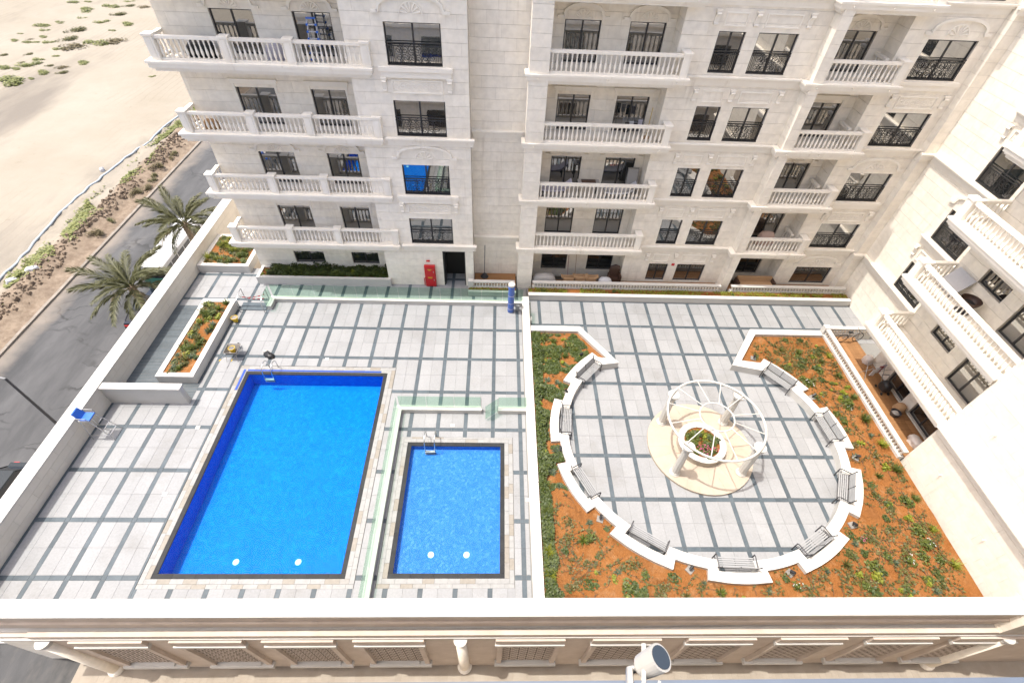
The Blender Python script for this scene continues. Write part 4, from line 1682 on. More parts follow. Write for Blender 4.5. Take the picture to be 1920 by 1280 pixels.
# A: bay with french windows
TA = TY(24.67)
AW = (-5.1, -2.6)
holes = [(AW[0], AW[1], ZF(n) + 0.1, ZF(n) + 0.1 + WH) for n in range(1, 6)] + [(-3.33, -1.93, -0.3, 2.7)]
wall(bk, TA, -6.9, -1.42, -0.3, TOP, holes, 1.2)
for n in range(1, 6):
    z = ZF(n)
    window(bk, TA, *AW, z + 0.1, z + 0.1 + WH, True)
    if n in (2, 4):
        MB(TA).box(AW[0] - 0.45, AW[1] + 0.45, -0.16, 0.012, z - 0.12, z + 0.06).build('sill', TRIM, bk)
        MB(TA).box(AW[0] - 0.38, AW[1] + 0.38, -0.1, 0.013, z - 0.4, z - 0.12).build('sill', TRIM, bk)
        arch(bk, TA, -3.85, z + WH + 0.5, 3.4, 0.62)
        bracket(bk, TA, AW[0] - 0.28, z - 0.4)
        bracket(bk, TA, AW[1] + 0.28, z - 0.4)
        relief(bk, TA, AW[0] + 0.05, AW[1] - 0.05, z - 1.1, z - 0.5)
    else:
        cornice(bk, TA, -5.7, -1.2, z + 0.05, 0.22)
        MB(TA).box(-5.9, -5.7, -0.05, 0.01, z - 0.3, z).build('cornice', TRIM, bk)
# doorway of the bay: near-black surfaces stand in for the unlit passage
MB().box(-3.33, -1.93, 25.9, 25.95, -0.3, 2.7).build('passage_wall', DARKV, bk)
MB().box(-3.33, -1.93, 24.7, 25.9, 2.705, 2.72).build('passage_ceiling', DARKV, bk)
dm = MB(TA)
for u in (-3.33, -1.99):
    dm.box(u, u + 0.06, 0.05, 0.15, 0, 2.7)
dm.box(-3.27, -1.99, 0.05, 0.15, 2.6, 2.7)
dm.build('door_frame', FRAME, bk)
MB().box(-3.28, -3.24, 24.82, 25.6, 0.01, 2.58).build('door', FRAME, bk)

# B: plain recess
TB = TY(25.7)
wall(bk, TB, -1.42, 1.4, -0.3, TOP, [], 0.6)
cornice(bk, TB, -1.4, 1.38, ZF(3) + 0.12, 0.24)
cornice(bk, TB, -1.4, 1.38, ZF(1) + 0.12, 0.24)
cornice(bk, TB, -1.4, 1.38, ZF(5) + 0.12, 0.24)

# C and E: loggias
def loggia(u0, u1, c0, c1, r0, doors, slab0, slab1, ext):
    T = TY(24.55)
    Tb = TY(26.2)
    # column of stacked blocks
    cw = MB()
    cw.box(c0 + 0.02, c1 - 0.02, 24.57, 26.25, -0.3, TOP)
    cw.build('wall', JOINT, bk)
    z = ZF(0) - COURSE
    blocks = []
    while z < TOP:
        blocks.append((c0, c1, 24.55, 26.2, z + 0.006, z + COURSE - 0.006))
        z += COURSE
    PANELS[bk.name].extend((b_, bk) for b_ in blocks)
    # right side pier
    MB().box(r0 + 0.02, ext - 0.02, 25.24, 26.25, -0.3, TOP).build('wall', JOINT, bk)
    z = ZF(0) - COURSE
    while z < TOP:
        PANELS[bk.name].append(((r0, ext + 0.015, 25.19, 26.2, z + 0.006, z + COURSE - 0.006), bk))
        z += COURSE
    holes = []
    for n in range(0, 6):
        holes += [(a, b_, (ZF(n) if n else 0.3) + 0.02, ZF(n) + WH + 0.1) for a, b_ in doors]
    wall(bk, Tb, c1 - 0.1, r0 + 0.1, -0.3, TOP, holes)
    for n in range(0, 6):
        for a, b_ in doors:
            window(bk, Tb, a, b_, (ZF(n) if n else 0.3) + 0.02, ZF(n) + WH + 0.1, name='balcony_door')
            if n in (2, 4):
                arch(bk, Tb, (a + b_) / 2, ZF(n) + WH + 0.22, b_ - a + 0.7, 0.5)
            elif n > 0:
                lintel(bk, Tb, a, b_, ZF(n) + WH + 0.1)
        if n:
            pu = slab1 - 0.34
            zf = ZF(n)
            mb = MB(T)
            slab_profile(mb, slab0, slab1, -0.1, 0.64, zf)
            mb.box(c1 + 0.001, r0 - 0.001, 0.64, 1.66, zf - 0.44, zf - 0.004)
            p = mb.build('balcony', TRIM, bk, T((slab0 + slab1) / 2, 0, zf))
            m_ = MB(T)
            m_.box(pu - 0.17, pu + 0.17, 0.04, 0.62, zf, zf + 0.98)
            m_.box(pu - 0.21, pu + 0.21, 0.0, 0.63, zf + 0.98, zf + 1.06)
            m_.build('post', TRIM, p)
            MB(T).box(c1 + 0.002, pu - 0.17, 0.1, 0.3, zf + 0.86, zf + 0.98).build('handrail', TRIM, p)
            MB(T).box(c1 + 0.002, pu - 0.17, 0.12, 0.28, zf, zf + 0.09).build('bottom_rail', TRIM, p)
            if n < 5 or c0 > 10:
                balusters(p, T, c1 + 0.02, pu - 0.19, 0.2, zf + 0.09, 0.77, 0.225)
            if c0 > 10:
                uu = r0 - 0.25
                MB(T).box(uu - 0.09, uu + 0.09, 0.64, 1.6, zf + 0.86, zf + 0.98).build('handrail', TRIM, p)
                balusters(p, T, 0.7, 1.55, 0, zf, 0.86, 0.2, along_d=uu)
            # little drip spouts on the slab edge
            for q in range(3):
                uq = slab0 + 0.6 + (slab1 - slab0 - 1.2) * q / 2
                MB(T).box(uq - 0.02, uq + 0.02, -0.14, -0.03, zf - 0.2, zf - 0.16).build('spout', TRIM, p)


loggia(2.3, 8.2, 1.38, 2.3, 8.2, [(3.0, 4.7), (6.05, 7.75)], 1.2, 8.94, 8.75)
loggia(15.3, 18.4, 14.8, 15.3, 18.5, [(16.1, 17.8)], 14.47, 19.2, 19.0)

# D: wall with paired windows
TD = TY(25.2)
DW = [(9.9, 11.15), (11.75, 13.6)]
holes = []
for n in range(0, 6):
    holes += [(a, b_, (ZF(n) if n else 0.25) + 0.1, ZF(n) + 0.1 + WH) for a, b_ in DW]
wall(bk, TD, 8.76, 14.8, -0.3, TOP, holes, 1.0)
for n in range(0, 6):
    z = ZF(n)
    for a, b_ in DW:
        window(bk, TD, a, b_, (z if n else 0.25) + 0.1, z + 0.1 + WH, n > 0, rec=0.1)
        relief(bk, TD, a + 0.12, b_ - 0.12, z + WH + 0.3, z + WH + 0.85, False)
    for u in (9.62, 11.45, 13.86):
        bracket(bk, TD, u, z + WH + 0.95, 0.6)
    if n:
        cornice(bk, TD, 8.9, 14.75, z - 0.02, 0.2)
# F: window bay at the corner
TFp = TY(25.2)
FWN = (19.65, 22.05)
holes = [(FWN[0], FWN[1], (ZF(n) if n else 0.25) + 0.1, ZF(n) + 0.1 + WH) for n in range(0, 6)]
wall(bk, TFp, 19.0, 22.6, -0.3, TOP, holes, 1.0)
for n in range(0, 6):
    z = ZF(n)
    window(bk, TFp, *FWN, (z if n else 0.25) + 0.1, z + 0.1 + WH, n > 0, rec=0.1)
    if n in (0, 2, 4):
        arch(bk, TFp, 20.85, z + WH + 0.35, 3.1, 0.6)
    else:
        relief(bk, TFp, FWN[0] + 0.2, FWN[1] - 0.2, z + WH + 0.3, z + WH + 0.9)
        bracket(bk, TFp, FWN[0] - 0.15, z + WH + 1.0)
        bracket(bk, TFp, FWN[1] + 0.15, z + WH + 1.0)
    if n % 2:
        cornice(bk, TFp, 19.2, 22.6, z + 0.02, 0.2)
    elif n:
        MB(TFp).box(FWN[0] - 0.3, FWN[1] + 0.3, -0.14, 0.012, z - 0.1, z + 0.06).build('sill', TRIM, bk)
        MB(TFp).box(FWN[0] - 0.24, FWN[1] + 0.24, -0.08, 0.013, z - 0.36, z - 0.1).build('sill', TRIM, bk)
# corner pilaster
z = ZF(0) - COURSE
while z < TOP:
    PANELS[bk.name].append(((22.6, 23.4, 24.75, 26.2, z + 0.006, z + COURSE - 0.006), bk))
    z += COURSE
MB().box(22.62, 23.4, 24.77, 26.2, -0.3, TOP).build('wall', JOINT, bk)
for n in (1, 3, 5):
    mb = MB()
    mb.box(22.4, 23.4, 24.55, 24.76, ZF(n) - 0.08, ZF(n) + 0.02)
    mb.box(22.46, 23.4, 24.62, 24.757, ZF(n) - 0.3, ZF(n) - 0.08)
    mb.build('cornice', TRIM, bk, (22.8, 24.6, ZF(n)))
pl = PANELS[bk.name]
emit(pl, 'panel', bk, CLAD, 320, 'cladding_panels', bk)

# ------------------------------------------------------------------ right wing
wg = thing('apartment_building', 'sunlit cream stone wing with long balconies beside the garden bed', 'building', (23, 14, 0))
MB().box(23.7, 36, 4.7, 26.6, -6, TOP).build('core', JOINT, wg)
MB().box(20.6, 23.65, 4.6, 11.7, -0.3, TOP).build('core', JOINT, wg)
T1 = TX(23.2)
W1 = (19.6, 21.7)
holes = [(W1[0], W1[1], ZF(n) + 0.1, ZF(n) + 0.1 + WH) for n in range(1, 6)]
wall(wg, T1, 18.3, 25.0, -0.3, TOP, holes, 0.45, 1.6)
for n in range(1, 6):
    z = ZF(n)
    window(wg, T1, *W1, z + 0.1, z + 0.1 + WH, True, xw=True, rec=0.1)
    if n in (2, 4):
        arch(wg, T1, 20.65, z + WH + 0.4, 2.9, 0.55)
    else:
        relief(wg, T1, W1[0] + 0.1, W1[1] - 0.1, z + WH + 0.3, z + WH + 0.9)
        bracket(wg, T1, W1[0] - 0.2, z + WH + 1.0)
        bracket(wg, T1, W1[1] + 0.2, z + WH + 1.0)
    cornice(wg, T1, 19.2, 24.7 if n % 2 else 22.1, z + 0.04, 0.22)
T2 = TX(21.9)
DR = [(13.1, 14.75)]
WS = [(15.5, 16.95)]
holes = []
for n in range(0, 6):
    zf = ZF(n) if n else 0.28
    holes += [(a, b_, zf + 0.02, ZF(n) + WH + 0.1) for a, b_ in DR]
    if n:
        holes += [(a, b_, zf + 0.95, zf + WH) for a, b_ in WS]
holes += [(15.4, 16.9, 0.3, 1.72)]
wall(wg, T2, 11.7, 18.3, -0.3, TOP, holes, 0.45, 1.5)
PANELS[wg.name] += [((21.9, 23.25, 18.27, 18.33, ZF(0) + COURSE * k + 0.006, ZF(0) + COURSE * (k + 1) - 0.006), wg) for k in range(33)]
MB().box(21.93, 23.24, 18.0, 18.3, -0.3, TOP).build('wall', JOINT, wg)
for n in range(0, 6):
    zf = ZF(n) if n else 0.28
    for a, b_ in DR:
        window(wg, T2, a, b_, zf + 0.02, ZF(n) + WH + 0.1, name='balcony_door', rec=0.14)
    if n:
        window(wg, T2, *WS[0], zf + 0.95, zf + WH, rec=0.14)
        balcony(wg, T2, 12.02, 18.68, -1.9, 0.03, n, [18.36], [(12.0, 18.17)], [(18.36, 0.0)], bal=n < 5)
window(wg, T2, 15.4, 16.9, 0.3, 1.72, name='balcony_door', rec=0.14)
T3 = TX(20.15)
wall(wg, T3, 4.6, 12.0, -0.3, TOP, [], 0.5, 1.7)
PANELS[wg.name] += [((20.14, 21.92, 11.94, 12.02, ZF(0) + COURSE * k + 0.006, ZF(0) + COURSE * (k + 1) - 0.006), wg) for k in range(33)]
MB().box(20.2, 21.9, 11.6, 11.96, -0.3, TOP).build('wall', JOINT, wg)
for n in (1, 3, 5):
    cornice(wg, T3, 4.6, 12.02, ZF(n) - 0.02, 0.26)
for n in range(1, 4):
    for u in (7.5, 10.4):
        MB(T3).box(u, u + 0.05, -0.12, 0.0, ZF(n) - 1.6, ZF(n) - 1.56).build('spout', TRIM, wg)
emit(PANELS[wg.name], 'panel', wg, CLAD, 300, 'cladding_panels', wg)

# ------------------------------------------------------------------ ground floor terraces
def wood_floor(x0, x1, y0, y1, z, along_y):
    f = struct(MB().box(x0, x1, y0, y1, -0.01, z - 0.012).build('terrace_floor', TJOINT))
    bs_ = []
    if along_y:
        a = x0
        while a < x1 - 0.03:
            b_ = min(a + 0.24, x1)
            for k in range(int((y1 - y0) / 2.2) + 1):
                c, d = y0 + 2.2 * k, min(y1, y0 + 2.2 * (k + 1))
                if d - c > 0.05:
                    bs_.append((a + 0.003, b_ - 0.003, c + 0.003, d - 0.003, z - 0.03, z))
            a += 0.24
    else:
        a = y0
        while a < y1 - 0.03:
            b_ = min(a + 0.24, y1)
            for k in range(int((x1 - x0) / 2.4) + 1):
                c, d = x0 + 2.4 * k, min(x1, x0 + 2.4 * (k + 1))
                if d - c > 0.05:
                    bs_.append((c + 0.003, d - 0.003, a + 0.003, b_ - 0.003, z - 0.03, z))
            a += 0.24
    emit(bs_, 'plank', f, WOOD, 300, 'plank_field')


wood_floor(-1.4, 1.3, 24.3, 25.68, 0.27, False)
wood_floor(2.35, 14.7, 24.3, 25.15, 0.27, False)
wood_floor(15.35, 22.5, 24.3, 25.15, 0.27, False)
wood_floor(20.05, 21.85, 12.05, 20.3, 0.27, True)


def balustrade(label, T, u0, u1, d, z0, zb, zt, pitch=0.19, posts=()):
    a = T((u0 + u1) / 2, d, z0)
    t = thing('balustrade', label, 'balustrade', a)
    MB(T).box(u0, u1, d - 0.13, d + 0.13, z0, zb).build('base', WHITE, t)
    MB(T).box(u0, u1, d - 0.12, d + 0.12, zt - 0.1, zt).build('handrail', WHITE, t)
    balusters(t, T, u0 + 0.05, u1 - 0.05, d, zb, zt - 0.1 - zb, pitch)
    for u in posts:
        MB(T).box(u - 0.17, u + 0.17, d - 0.17, d + 0.17, z0, zt + 0.06).build('post', WHITE, t)
    return t


T0 = TY(0)
balustrade('low white balustrade of the recessed wooden terrace beside the doorway', T0, -1.75, 1.2, 24.2, 0, 0.42, 0.82, posts=(-1.6,))
balustrade('low white balustrade below the middle balconies above the planted strip', T0, 2.35, 14.6, 24.2, 0, 0.5, 0.86)
balustrade('low white balustrade below the corner balconies above the planted strip', T0, 15.3, 22.9, 24.2, 0, 0.5, 0.86)
balustrade('white balustrade of the wing terrace along the garden bed', TX(0), 12.02, 20.62, 19.95, 0, 0.42, 0.85, posts=(20.5,))
balustrade('short white balustrade closing the far end of the wing terrace', T0, 20.12, 22.9, 20.5, 0, 0.42, 0.85)

rw = thing('planter_wall', 'long low white planter wall in front of the terraces', 'planter', (12.5, 23.5, 0))
MB().box(2.1, 23.1, 23.36, 23.58, 0, 0.42).build('wall', WHITE, rw)
emit([(2.08 + 2.1 * k, 4.175 + 2.1 * k, 23.33, 23.6, 0.421, 0.47) for k in range(10)], 'coping_stone', rw, WHITE)
MB().box(2.1, 23.1, 23.58, 24.07, 0, 0.4).build('soil', SOIL, rw)
MB().box(-1.75, 1.3, 23.62, 23.8, 0, 0.4).build('wall', WHITE, rw)
MB().box(-1.75, 1.3, 23.8, 24.07, 0, 0.36).build('soil', SOIL, rw)
rg = random.Random(5)
pts = [(rg.uniform(2.1, 23.0), rg.uniform(23.62, 24.05), 0.41 + rg.random() * 0.12) for _ in range(2600)]
pts = [p for p in pts if noise.noise(Vector((p[0] * 0.9, p[1], 4))) > -0.2]
pts += [(rg.uniform(-1.7, 1.2), rg.uniform(23.82, 24.05), 0.37 + rg.random() * 0.06) for _ in range(200)]
mb = MB()
leaf_cloud(mb, pts, 0.07, rg, 0.4)
stuff(mb.build('ground_cover', LEAFY), 'yellow green low plants in the narrow strip before the terraces', 'ground cover')
for k in range(16):
    plant('cy' if k % 3 else 'cl', rg.uniform(2.4, 22.8), 23.82, 0.4, 'the narrow planter before the terraces', 0.6)


def planter(label, box_, wt, soil_drop=0.06):
    x0, x1, y0, y1, h = box_
    t = thing('planter', label, 'planter', ((x0 + x1) / 2, (y0 + y1) / 2, 0))
    m_ = MB()
    c = MB()
    for r in rect_sub((x0, x1, y0, y1), [(x0 + wt, x1 - wt, y0 + wt, y1 - wt)]):
        m_.box(*r, 0, h - 0.05)
        c.box(*(r[0] - 0.0, r[1] + 0.0, r[2], r[3]), h - 0.05, h)
    m_.build('wall', WHITE, t)
    c.build('coping', WHITE, t)
    MB().box(x0 + wt, x1 - wt, y0 + wt, y1 - wt, 0, h - soil_drop).build('soil', SOIL, t)
    return t


planter('long white planter of agaves beside the pool handrails', (-17.65, -15.7, 16.3, 22.35, 0.55), 0.27)
planter('white planter under the lowest left balcony between parapet and building', (-19.38, -16.1, 25.5, 29.0, 0.55), 0.27)
planter('long white planter of dark hedge plants under the left balconies', (-15.25, -6.75, 24.45, 25.68, 0.55), 0.2)
wA = 'the long planter beside the pool'
for k in range(54):
    plant(rg.choice(['al', 'al', 'ag', 'cl', 'cy', 'co', 'co']), rg.uniform(-17.25, -16.1), 16.7 + 5.3 * (k + rg.random()) / 54, 0.48, wA, 1.15)
plant('tu', -16.6, 18.3, 0.48, wA, 1.3)
plant('tu', -17.0, 21.0, 0.48, wA, 1.0)
wC = 'the corner planter by the parapet'
for k in range(80):
    plant(rg.choice(['al', 'cl', 'tu', 'cl', 'co']), rg.uniform(-19.0, -16.5), rg.uniform(25.8, 28.6), 0.48, wC, 1.0)
for k in range(4):
    plant('cy', rg.uniform(-15.0, -14.6), rg.uniform(24.7, 25.5), 0.48, 'the hedge planter end', 0.8)
pts = []
for k in range(6500):
    x, y = rg.uniform(-14.6, -6.97), rg.uniform(24.66, 25.66)
    d = noise.noise(Vector((x * 2.2, y * 2.2, 8)))
    pts.append((x, y, 0.48 + rg.random() * max(0.05, 0.25 + 0.4 * d)))
mb = MB()
leaf_cloud(mb, pts, 0.1, rg, 0.1)
for k in range(26):
    plant(rg.choice(['al', 'cl', 'cl', 'cy']), rg.uniform(-14.5, -7.1), rg.uniform(24.8, 25.5), 0.58, 'the dark hedge under the left balconies', 1.1)
stuff(mb.build('hedge', LEAFD), 'dark green hedge plants filling the planter under the left balconies', 'hedge')

# ------------------------------------------------------------------ things on the pool deck
def lump(mb, cx, cy, z0, w_, d, h, seed=0, nz_=0.12, rot=0.0, n=12, p=3.0):
    """draped cover: a superellipse dome with folds"""
    k0 = len(mb.v)
    cr, sr = math.cos(rot), math.sin(rot)
    rows = 7
    vs = []
    for j in range(rows + 1):
        t = j / rows
        f = (1 - t ** p) ** (1 / p) if t < 1 else 0
        for i in range(n * 2):
            a = 2 * PI * i / (n * 2)
            ca, sa = math.cos(a), math.sin(a)
            q = (abs(ca) ** 3 + abs(sa) ** 3) ** (-1 / 3)
            fold = 1 + nz_ * noise.noise(Vector((ca * 2.3 + seed, sa * 2.3, t * 1.5))) * (1.2 - t)
            x, y = ca * q * w_ / 2 * max(f, 0.02) * fold, sa * q * d / 2 * max(f, 0.02) * fold
            z = z0 + h * t + h * 0.12 * noise.noise(Vector((x * 2 + seed, y * 2, 3))) * t
            vs.append((cx + x * cr - y * sr, cy + x * sr + y * cr, z))
    m_ = n * 2
    fs = [(j * m_ + i, j * m_ + (i + 1) % m_, (j + 1) * m_ + (i + 1) % m_, (j + 1) * m_ + i) for j in range(rows) for i in range(m_)]
    fs.append(tuple(rows * m_ + i for i in range(m_)))
    return mb.add(vs, fs)


t = thing('fire_cabinet', 'tall red fire hose cabinet on the wall beside the dark doorway', 'cabinet', (-4.2, 24.5, 0))
MB().box(-4.52, -3.85, 24.47, 24.669, 0.06, 1.66).build('cabinet_body', RED, t)
dr = MB().box(-4.48, -3.89, 24.44, 24.469, 0.1, 1.62).build('door', RED, t)
MB().box(-3.97, -3.93, 24.42, 24.44, 0.55, 0.65).build('latch', LIGHTG, dr)
MB().box(-3.97, -3.93, 24.42, 24.44, 1.2, 1.3).build('latch', LIGHTG, dr)
for za, wd in ((1.42, 0.26), (1.36, 0.12), (0.8, 0.3), (0.74, 0.24)):
    MB().box(-4.2 - wd / 2, -4.2 + wd / 2, 24.434, 24.44, za, za + 0.035).build('lettering', YEL, dr)
MB().tube([(-4.6, 24.6, 0.06), (-4.6, 24.6, 0.6), (-4.52, 24.6, 0.66)], 0.03, 6).build('pipe', RED, t)
t = thing('alarm_sounder', 'small red alarm plate on the wall above the red cabinet', 'alarm', (-4.25, 24.65, 1.95))
MB().box(-4.36, -4.14, 24.64, 24.669, 1.93, 2.07).build('plate', RED, t)
MB().lathe([(0.045, 0), (0.04, 0.03)], 0, 0, 10).build('bell', LIGHTG, t, (0, 0, 0))
t.children[-1].rotation_euler = (PI / 2, 0, 0)
t.children[-1].location = (0, -0.01, 0.05)
t = thing('alarm_sounder', 'small red alarm plate between the ground floor windows', 'alarm', (11.45, 25.18, 1.95))
MB().box(11.36, 11.54, 25.15, 25.199, 1.62, 1.78).build('plate', RED, t)

t = thing('shower_column', 'cylindrical column wrapped in blue plastic beside the dividing wall', 'column', (0.95, 22.3, 0))
prof = []
for k in range(15):
    prof.append((0.19 + 0.012 * math.sin(k * 2.1), 0.0 + 2.08 * k / 14))
MB().lathe(prof, 0.95, 22.3, 18).build('wrapping', WRAP, t, smooth=True)
MB().lathe([(0.2, 2.08), (0.21, 2.12), (0.2, 2.2)], 0.95, 22.3, 18).build('cap', WHITEP, t)
for z in (0.75, 1.35, 0.3):
    MB().lathe([(0.206, z), (0.206, z + 0.04)], 0.95, 22.3, 18, cap=False).build('tape_band', CLOTH1, t)
MB().box(1.3, 1.5, 22.35, 22.5, 0, 0.35).build('valve_box', GALV, t)


def bucket(label, x, y, z, s=1.0):
    t = thing('bucket', label, 'bucket', (x, y, z))
    MB().lathe([(0.11 * s, 0), (0.16 * s, 0.26 * s), (0.168 * s, 0.26 * s), (0.168 * s, 0.28 * s), (0.15 * s, 0.28 * s), (0.1 * s, 0.06 * s)], x, y, 16, z).build('pail', YEL, t)
    MB().lathe([(0.145 * s, 0), (0.145 * s, 0.01)], x, y, 16, z + 0.24 * s).build('contents', CONC, t)
    MB().tube([(x + 0.165 * s * math.cos(a), y + 0.02, z + 0.28 * s + 0.0 + 0.1 * s * abs(math.sin(a))) for a in [PI * k / 8 for k in range(9)]], 0.006, 4).build('handle', STEEL, t)


bucket('yellow bucket of mortar on the deck beside the long planter', -15.42, 21.0, 0.0, 1.15)
wx, wy = -14.45, 18.25
wb = thing('wheelbarrow', 'dusty wheelbarrow standing on the pale deck tiles', 'wheelbarrow', (wx, wy, 0))
tr = MB()
tp_ = [(-0.36, -0.3), (0.36, -0.3), (0.36, 0.42), (-0.36, 0.42)]
bt = [(-0.24, -0.18), (0.24, -0.18), (0.22, 0.2), (-0.22, 0.2)]
ti = [(x * 0.93, y * 0.93) for x, y in tp_]
bi = [(x * 0.93, y * 0.93) for x, y in bt]
vs = [(wx + x, wy + y, 0.3) for x, y in bt] + [(wx + x, wy + y, 0.58) for x, y in tp_] + [(wx + x, wy + y, 0.58) for x, y in ti] + [(wx + x, wy + y, 0.32) for x, y in bi]
fs = [(3, 2, 1, 0)] + [(i, (i + 1) % 4, 4 + (i + 1) % 4, 4 + i) for i in range(4)] + [(4 + i, 4 + (i + 1) % 4, 8 + (i + 1) % 4, 8 + i) for i in range(4)] + [(8 + i, 8 + (i + 1) % 4, 12 + (i + 1) % 4, 12 + i) for i in range(4)] + [(12, 13, 14, 15)]
tr.add(vs, fs)
tr.build('tray', CONC, wb)
for s in (-1, 1):
    MB().tube([(wx + s * 0.12, wy + 0.62, 0.17), (wx + s * 0.24, wy + 0.0, 0.28), (wx + s * 0.31, wy - 0.75, 0.55)], 0.02, 6).build('handle', STEEL, wb)
    MB().tube([(wx + s * 0.26, wy - 0.25, 0.33), (wx + s * 0.3, wy - 0.42, 0.0)], 0.016, 6).build('leg', STEEL, wb)
    MB().tube([(wx + s * 0.31, wy - 0.72, 0.535), (wx + s * 0.315, wy - 0.86, 0.58)], 0.028, 6).build('grip', YEL, wb)
wh = MB()
wh.tube([(wx, wy + 0.62 + 0.15 * math.cos(2 * PI * k / 16), 0.17 + 0.15 * math.sin(2 * PI * k / 16)) for k in range(16)], 0.035, 6, True)
wo = wh.build('wheel', RUBBER, wb)
MB().tube([(wx - 0.13, wy + 0.62, 0.17), (wx + 0.13, wy + 0.62, 0.17)], 0.03, 6).build('hub', STEEL, wo)
bucket('yellow bucket of mortar sitting in the wheelbarrow tray', wx, wy + 0.05, 0.322, 1.1)

t = thing('tool_bag', 'slumped black tool bag lying on the deck above the large pool', 'bag', (-12.6, 18.35, 0))
lump(MB(), -12.6, 18.3, 0, 0.62, 0.36, 0.24, 3, 0.5, -0.6).build('bag', BLACK, t, smooth=True)
lump(MB(), -12.86, 18.55, 0, 0.26, 0.2, 0.16, 8, 0.5).build('pouch', CLOTH3, t, smooth=True)
MB().tube([(-12.75, 18.3, 0.2), (-12.68, 18.25, 0.33), (-12.52, 18.2, 0.33), (-12.45, 18.22, 0.2)], 0.015, 5).build('strap', BLACK, t)

lg = thing('lifeguard_chair', 'tall steel lifeguard chair with blue plastic seat by the parapet', 'chair', (-18.6, 13.15, 0))
ft = [(-19.12, 12.85), (-18.1, 12.85), (-18.1, 13.5), (-19.12, 13.5)]
tpq = [(-19.05, 12.95), (-18.62, 12.95), (-18.62, 13.4), (-19.05, 13.4)]
for (a, b_), (c, d) in zip(ft, tpq):
    MB().tube([(a, b_, 0), (c, d, 1.35)], 0.022, 6).build('leg', STEEL, lg)
for z in (0.3, 0.65, 1.0):
    f = z / 1.35
    q = [(a + (c - a) * f, b_ + (d - b_) * f) for (a, b_), (c, d) in zip(ft, tpq)]
    MB().tube([(*q[1], z), (*q[2], z)], 0.018, 6).build('rung', STEEL, lg)
    if z < 0.5:
        MB().tube([(*q[0], z), (*q[1], z)], 0.016, 6).build('brace', STEEL, lg)
        MB().tube([(*q[3], z), (*q[2], z)], 0.016, 6).build('brace', STEEL, lg)
MB().box(-19.08, -18.58, 12.92, 13.43, 1.35, 1.39).build('frame', GALV, lg)
s_ = MB()
s_.box(-19.0, -18.56, 12.95, 13.4, 1.391, 1.45)
s_.build('seat', BLUE, lg)
s_ = MB()
s_.add([(-19.02, 12.95, 1.42), (-18.95, 12.95, 1.42), (-19.1, 12.97, 1.86), (-19.16, 12.97, 1.86), (-19.02, 13.4, 1.42), (-18.95, 13.4, 1.42), (-19.1, 13.38, 1.86), (-19.16, 13.38, 1.86)], [(0, 1, 2, 3), (7, 6, 5, 4), (0, 4, 5, 1), (1, 5, 6, 2), (2, 6, 7, 3), (3, 7, 4, 0)])
s_.build('backrest', BLUE, lg)
for y in (12.9, 13.45):
    MB().tube([(-19.08, y, 1.4), (-19.08, y, 1.62), (-18.62, y, 1.6), (-18.6, y, 1.38)], 0.018, 6).build('armrest', GALV, lg)

for i, (p, lab) in enumerate([((371, 801), 'small white skimmer lid in the tiles left of the large pool by the parapet stub'), ((309, 926), 'small white skimmer lid in the tiles nearest the front left pool corner'), ((613, 673), 'small white skimmer lid in the tiles beyond the large pool'), ((849, 797), 'small white skimmer lid in the tiles beyond the small pool'), ((990, 937), 'small white skimmer lid beside the small pool and the dividing wall')]):
    q = onz(*p, 0.0)
    o = MB().box(q.x - 0.1, q.x + 0.1, q.y - 0.09, q.y + 0.09, 0.002, 0.014).build('skimmer_lid', WHITEP, None, (q.x, q.y, 0))
    tag(o, lab, 'lid', 'skimmer lids in the deck')
t = thing('parasol_stand', 'tall thin dark pole on a black base on the recessed terrace', 'stand', (-0.75, 25.3, 0.27))
MB().lathe([(0.26, 0), (0.26, 0.06), (0.2, 0.12), (0.16, 0.2), (0.05, 0.3)], -0.75, 25.3, 14, 0.27).build('base', BLACK, t)
MB().tube([(-0.75, 25.3, 0.5), (-0.72, 25.32, 2.75)], 0.022, 6).build('pole', CHAR, t)

# ------------------------------------------------------------------ things on balconies and terraces
def cover(label, x, y, z, w_, d, h, mat, seed, cat='cover', name='dust_cover', rot=0.0):
    t = thing(name, label, cat, (x, y, z))
    lump(MB(), x, y, z, w_, d, h, seed, 0.25, rot).build('drape', mat, t, smooth=True)
    MB().tube([(x - w_ * 0.44, y - d * 0.4, z + 0.03), (x + w_ * 0.44, y - d * 0.4, z + 0.03)], 0.02, 5).build('hem', mat, t)
    return t


def stepladder(x, y, z):
    t = thing('stepladder', 'blue and white stepladder on the upper left balcony', 'ladder', (x, y, z))
    for s in (-1, 1):
        MB().tube([(x + s * 0.26, y - 0.35, z), (x + s * 0.18, y, z + 1.7)], 0.025, 4).build('rail', CLOTH2, t)
        MB().tube([(x + s * 0.26, y + 0.35, z), (x + s * 0.18, y + 0.02, z + 1.65)], 0.02, 4).build('rail', CLOTH2, t)
    for k in range(6):
        f = (k + 0.6) / 6.4
        yy_, w_ = y - 0.35 * (1 - f), 0.26 - 0.08 * f
        MB().box(x - w_, x + w_, yy_ - 0.05, yy_ + 0.05, z + 1.7 * f - 0.015, z + 1.7 * f + 0.015).build('step', CLOTH2, t)
        for s in (-1, 1):
            MB().box(x + s * w_ - 0.04, x + s * w_ + 0.04, yy_ - 0.07, yy_ + 0.06, z + 1.7 * f - 0.04, z + 1.7 * f + 0.03).build('joint_cap', BLUE, t)
    MB().box(x - 0.2, x + 0.2, y - 0.06, y + 0.08, z + 1.7, z + 1.74).build('top_step', BLUE, t)


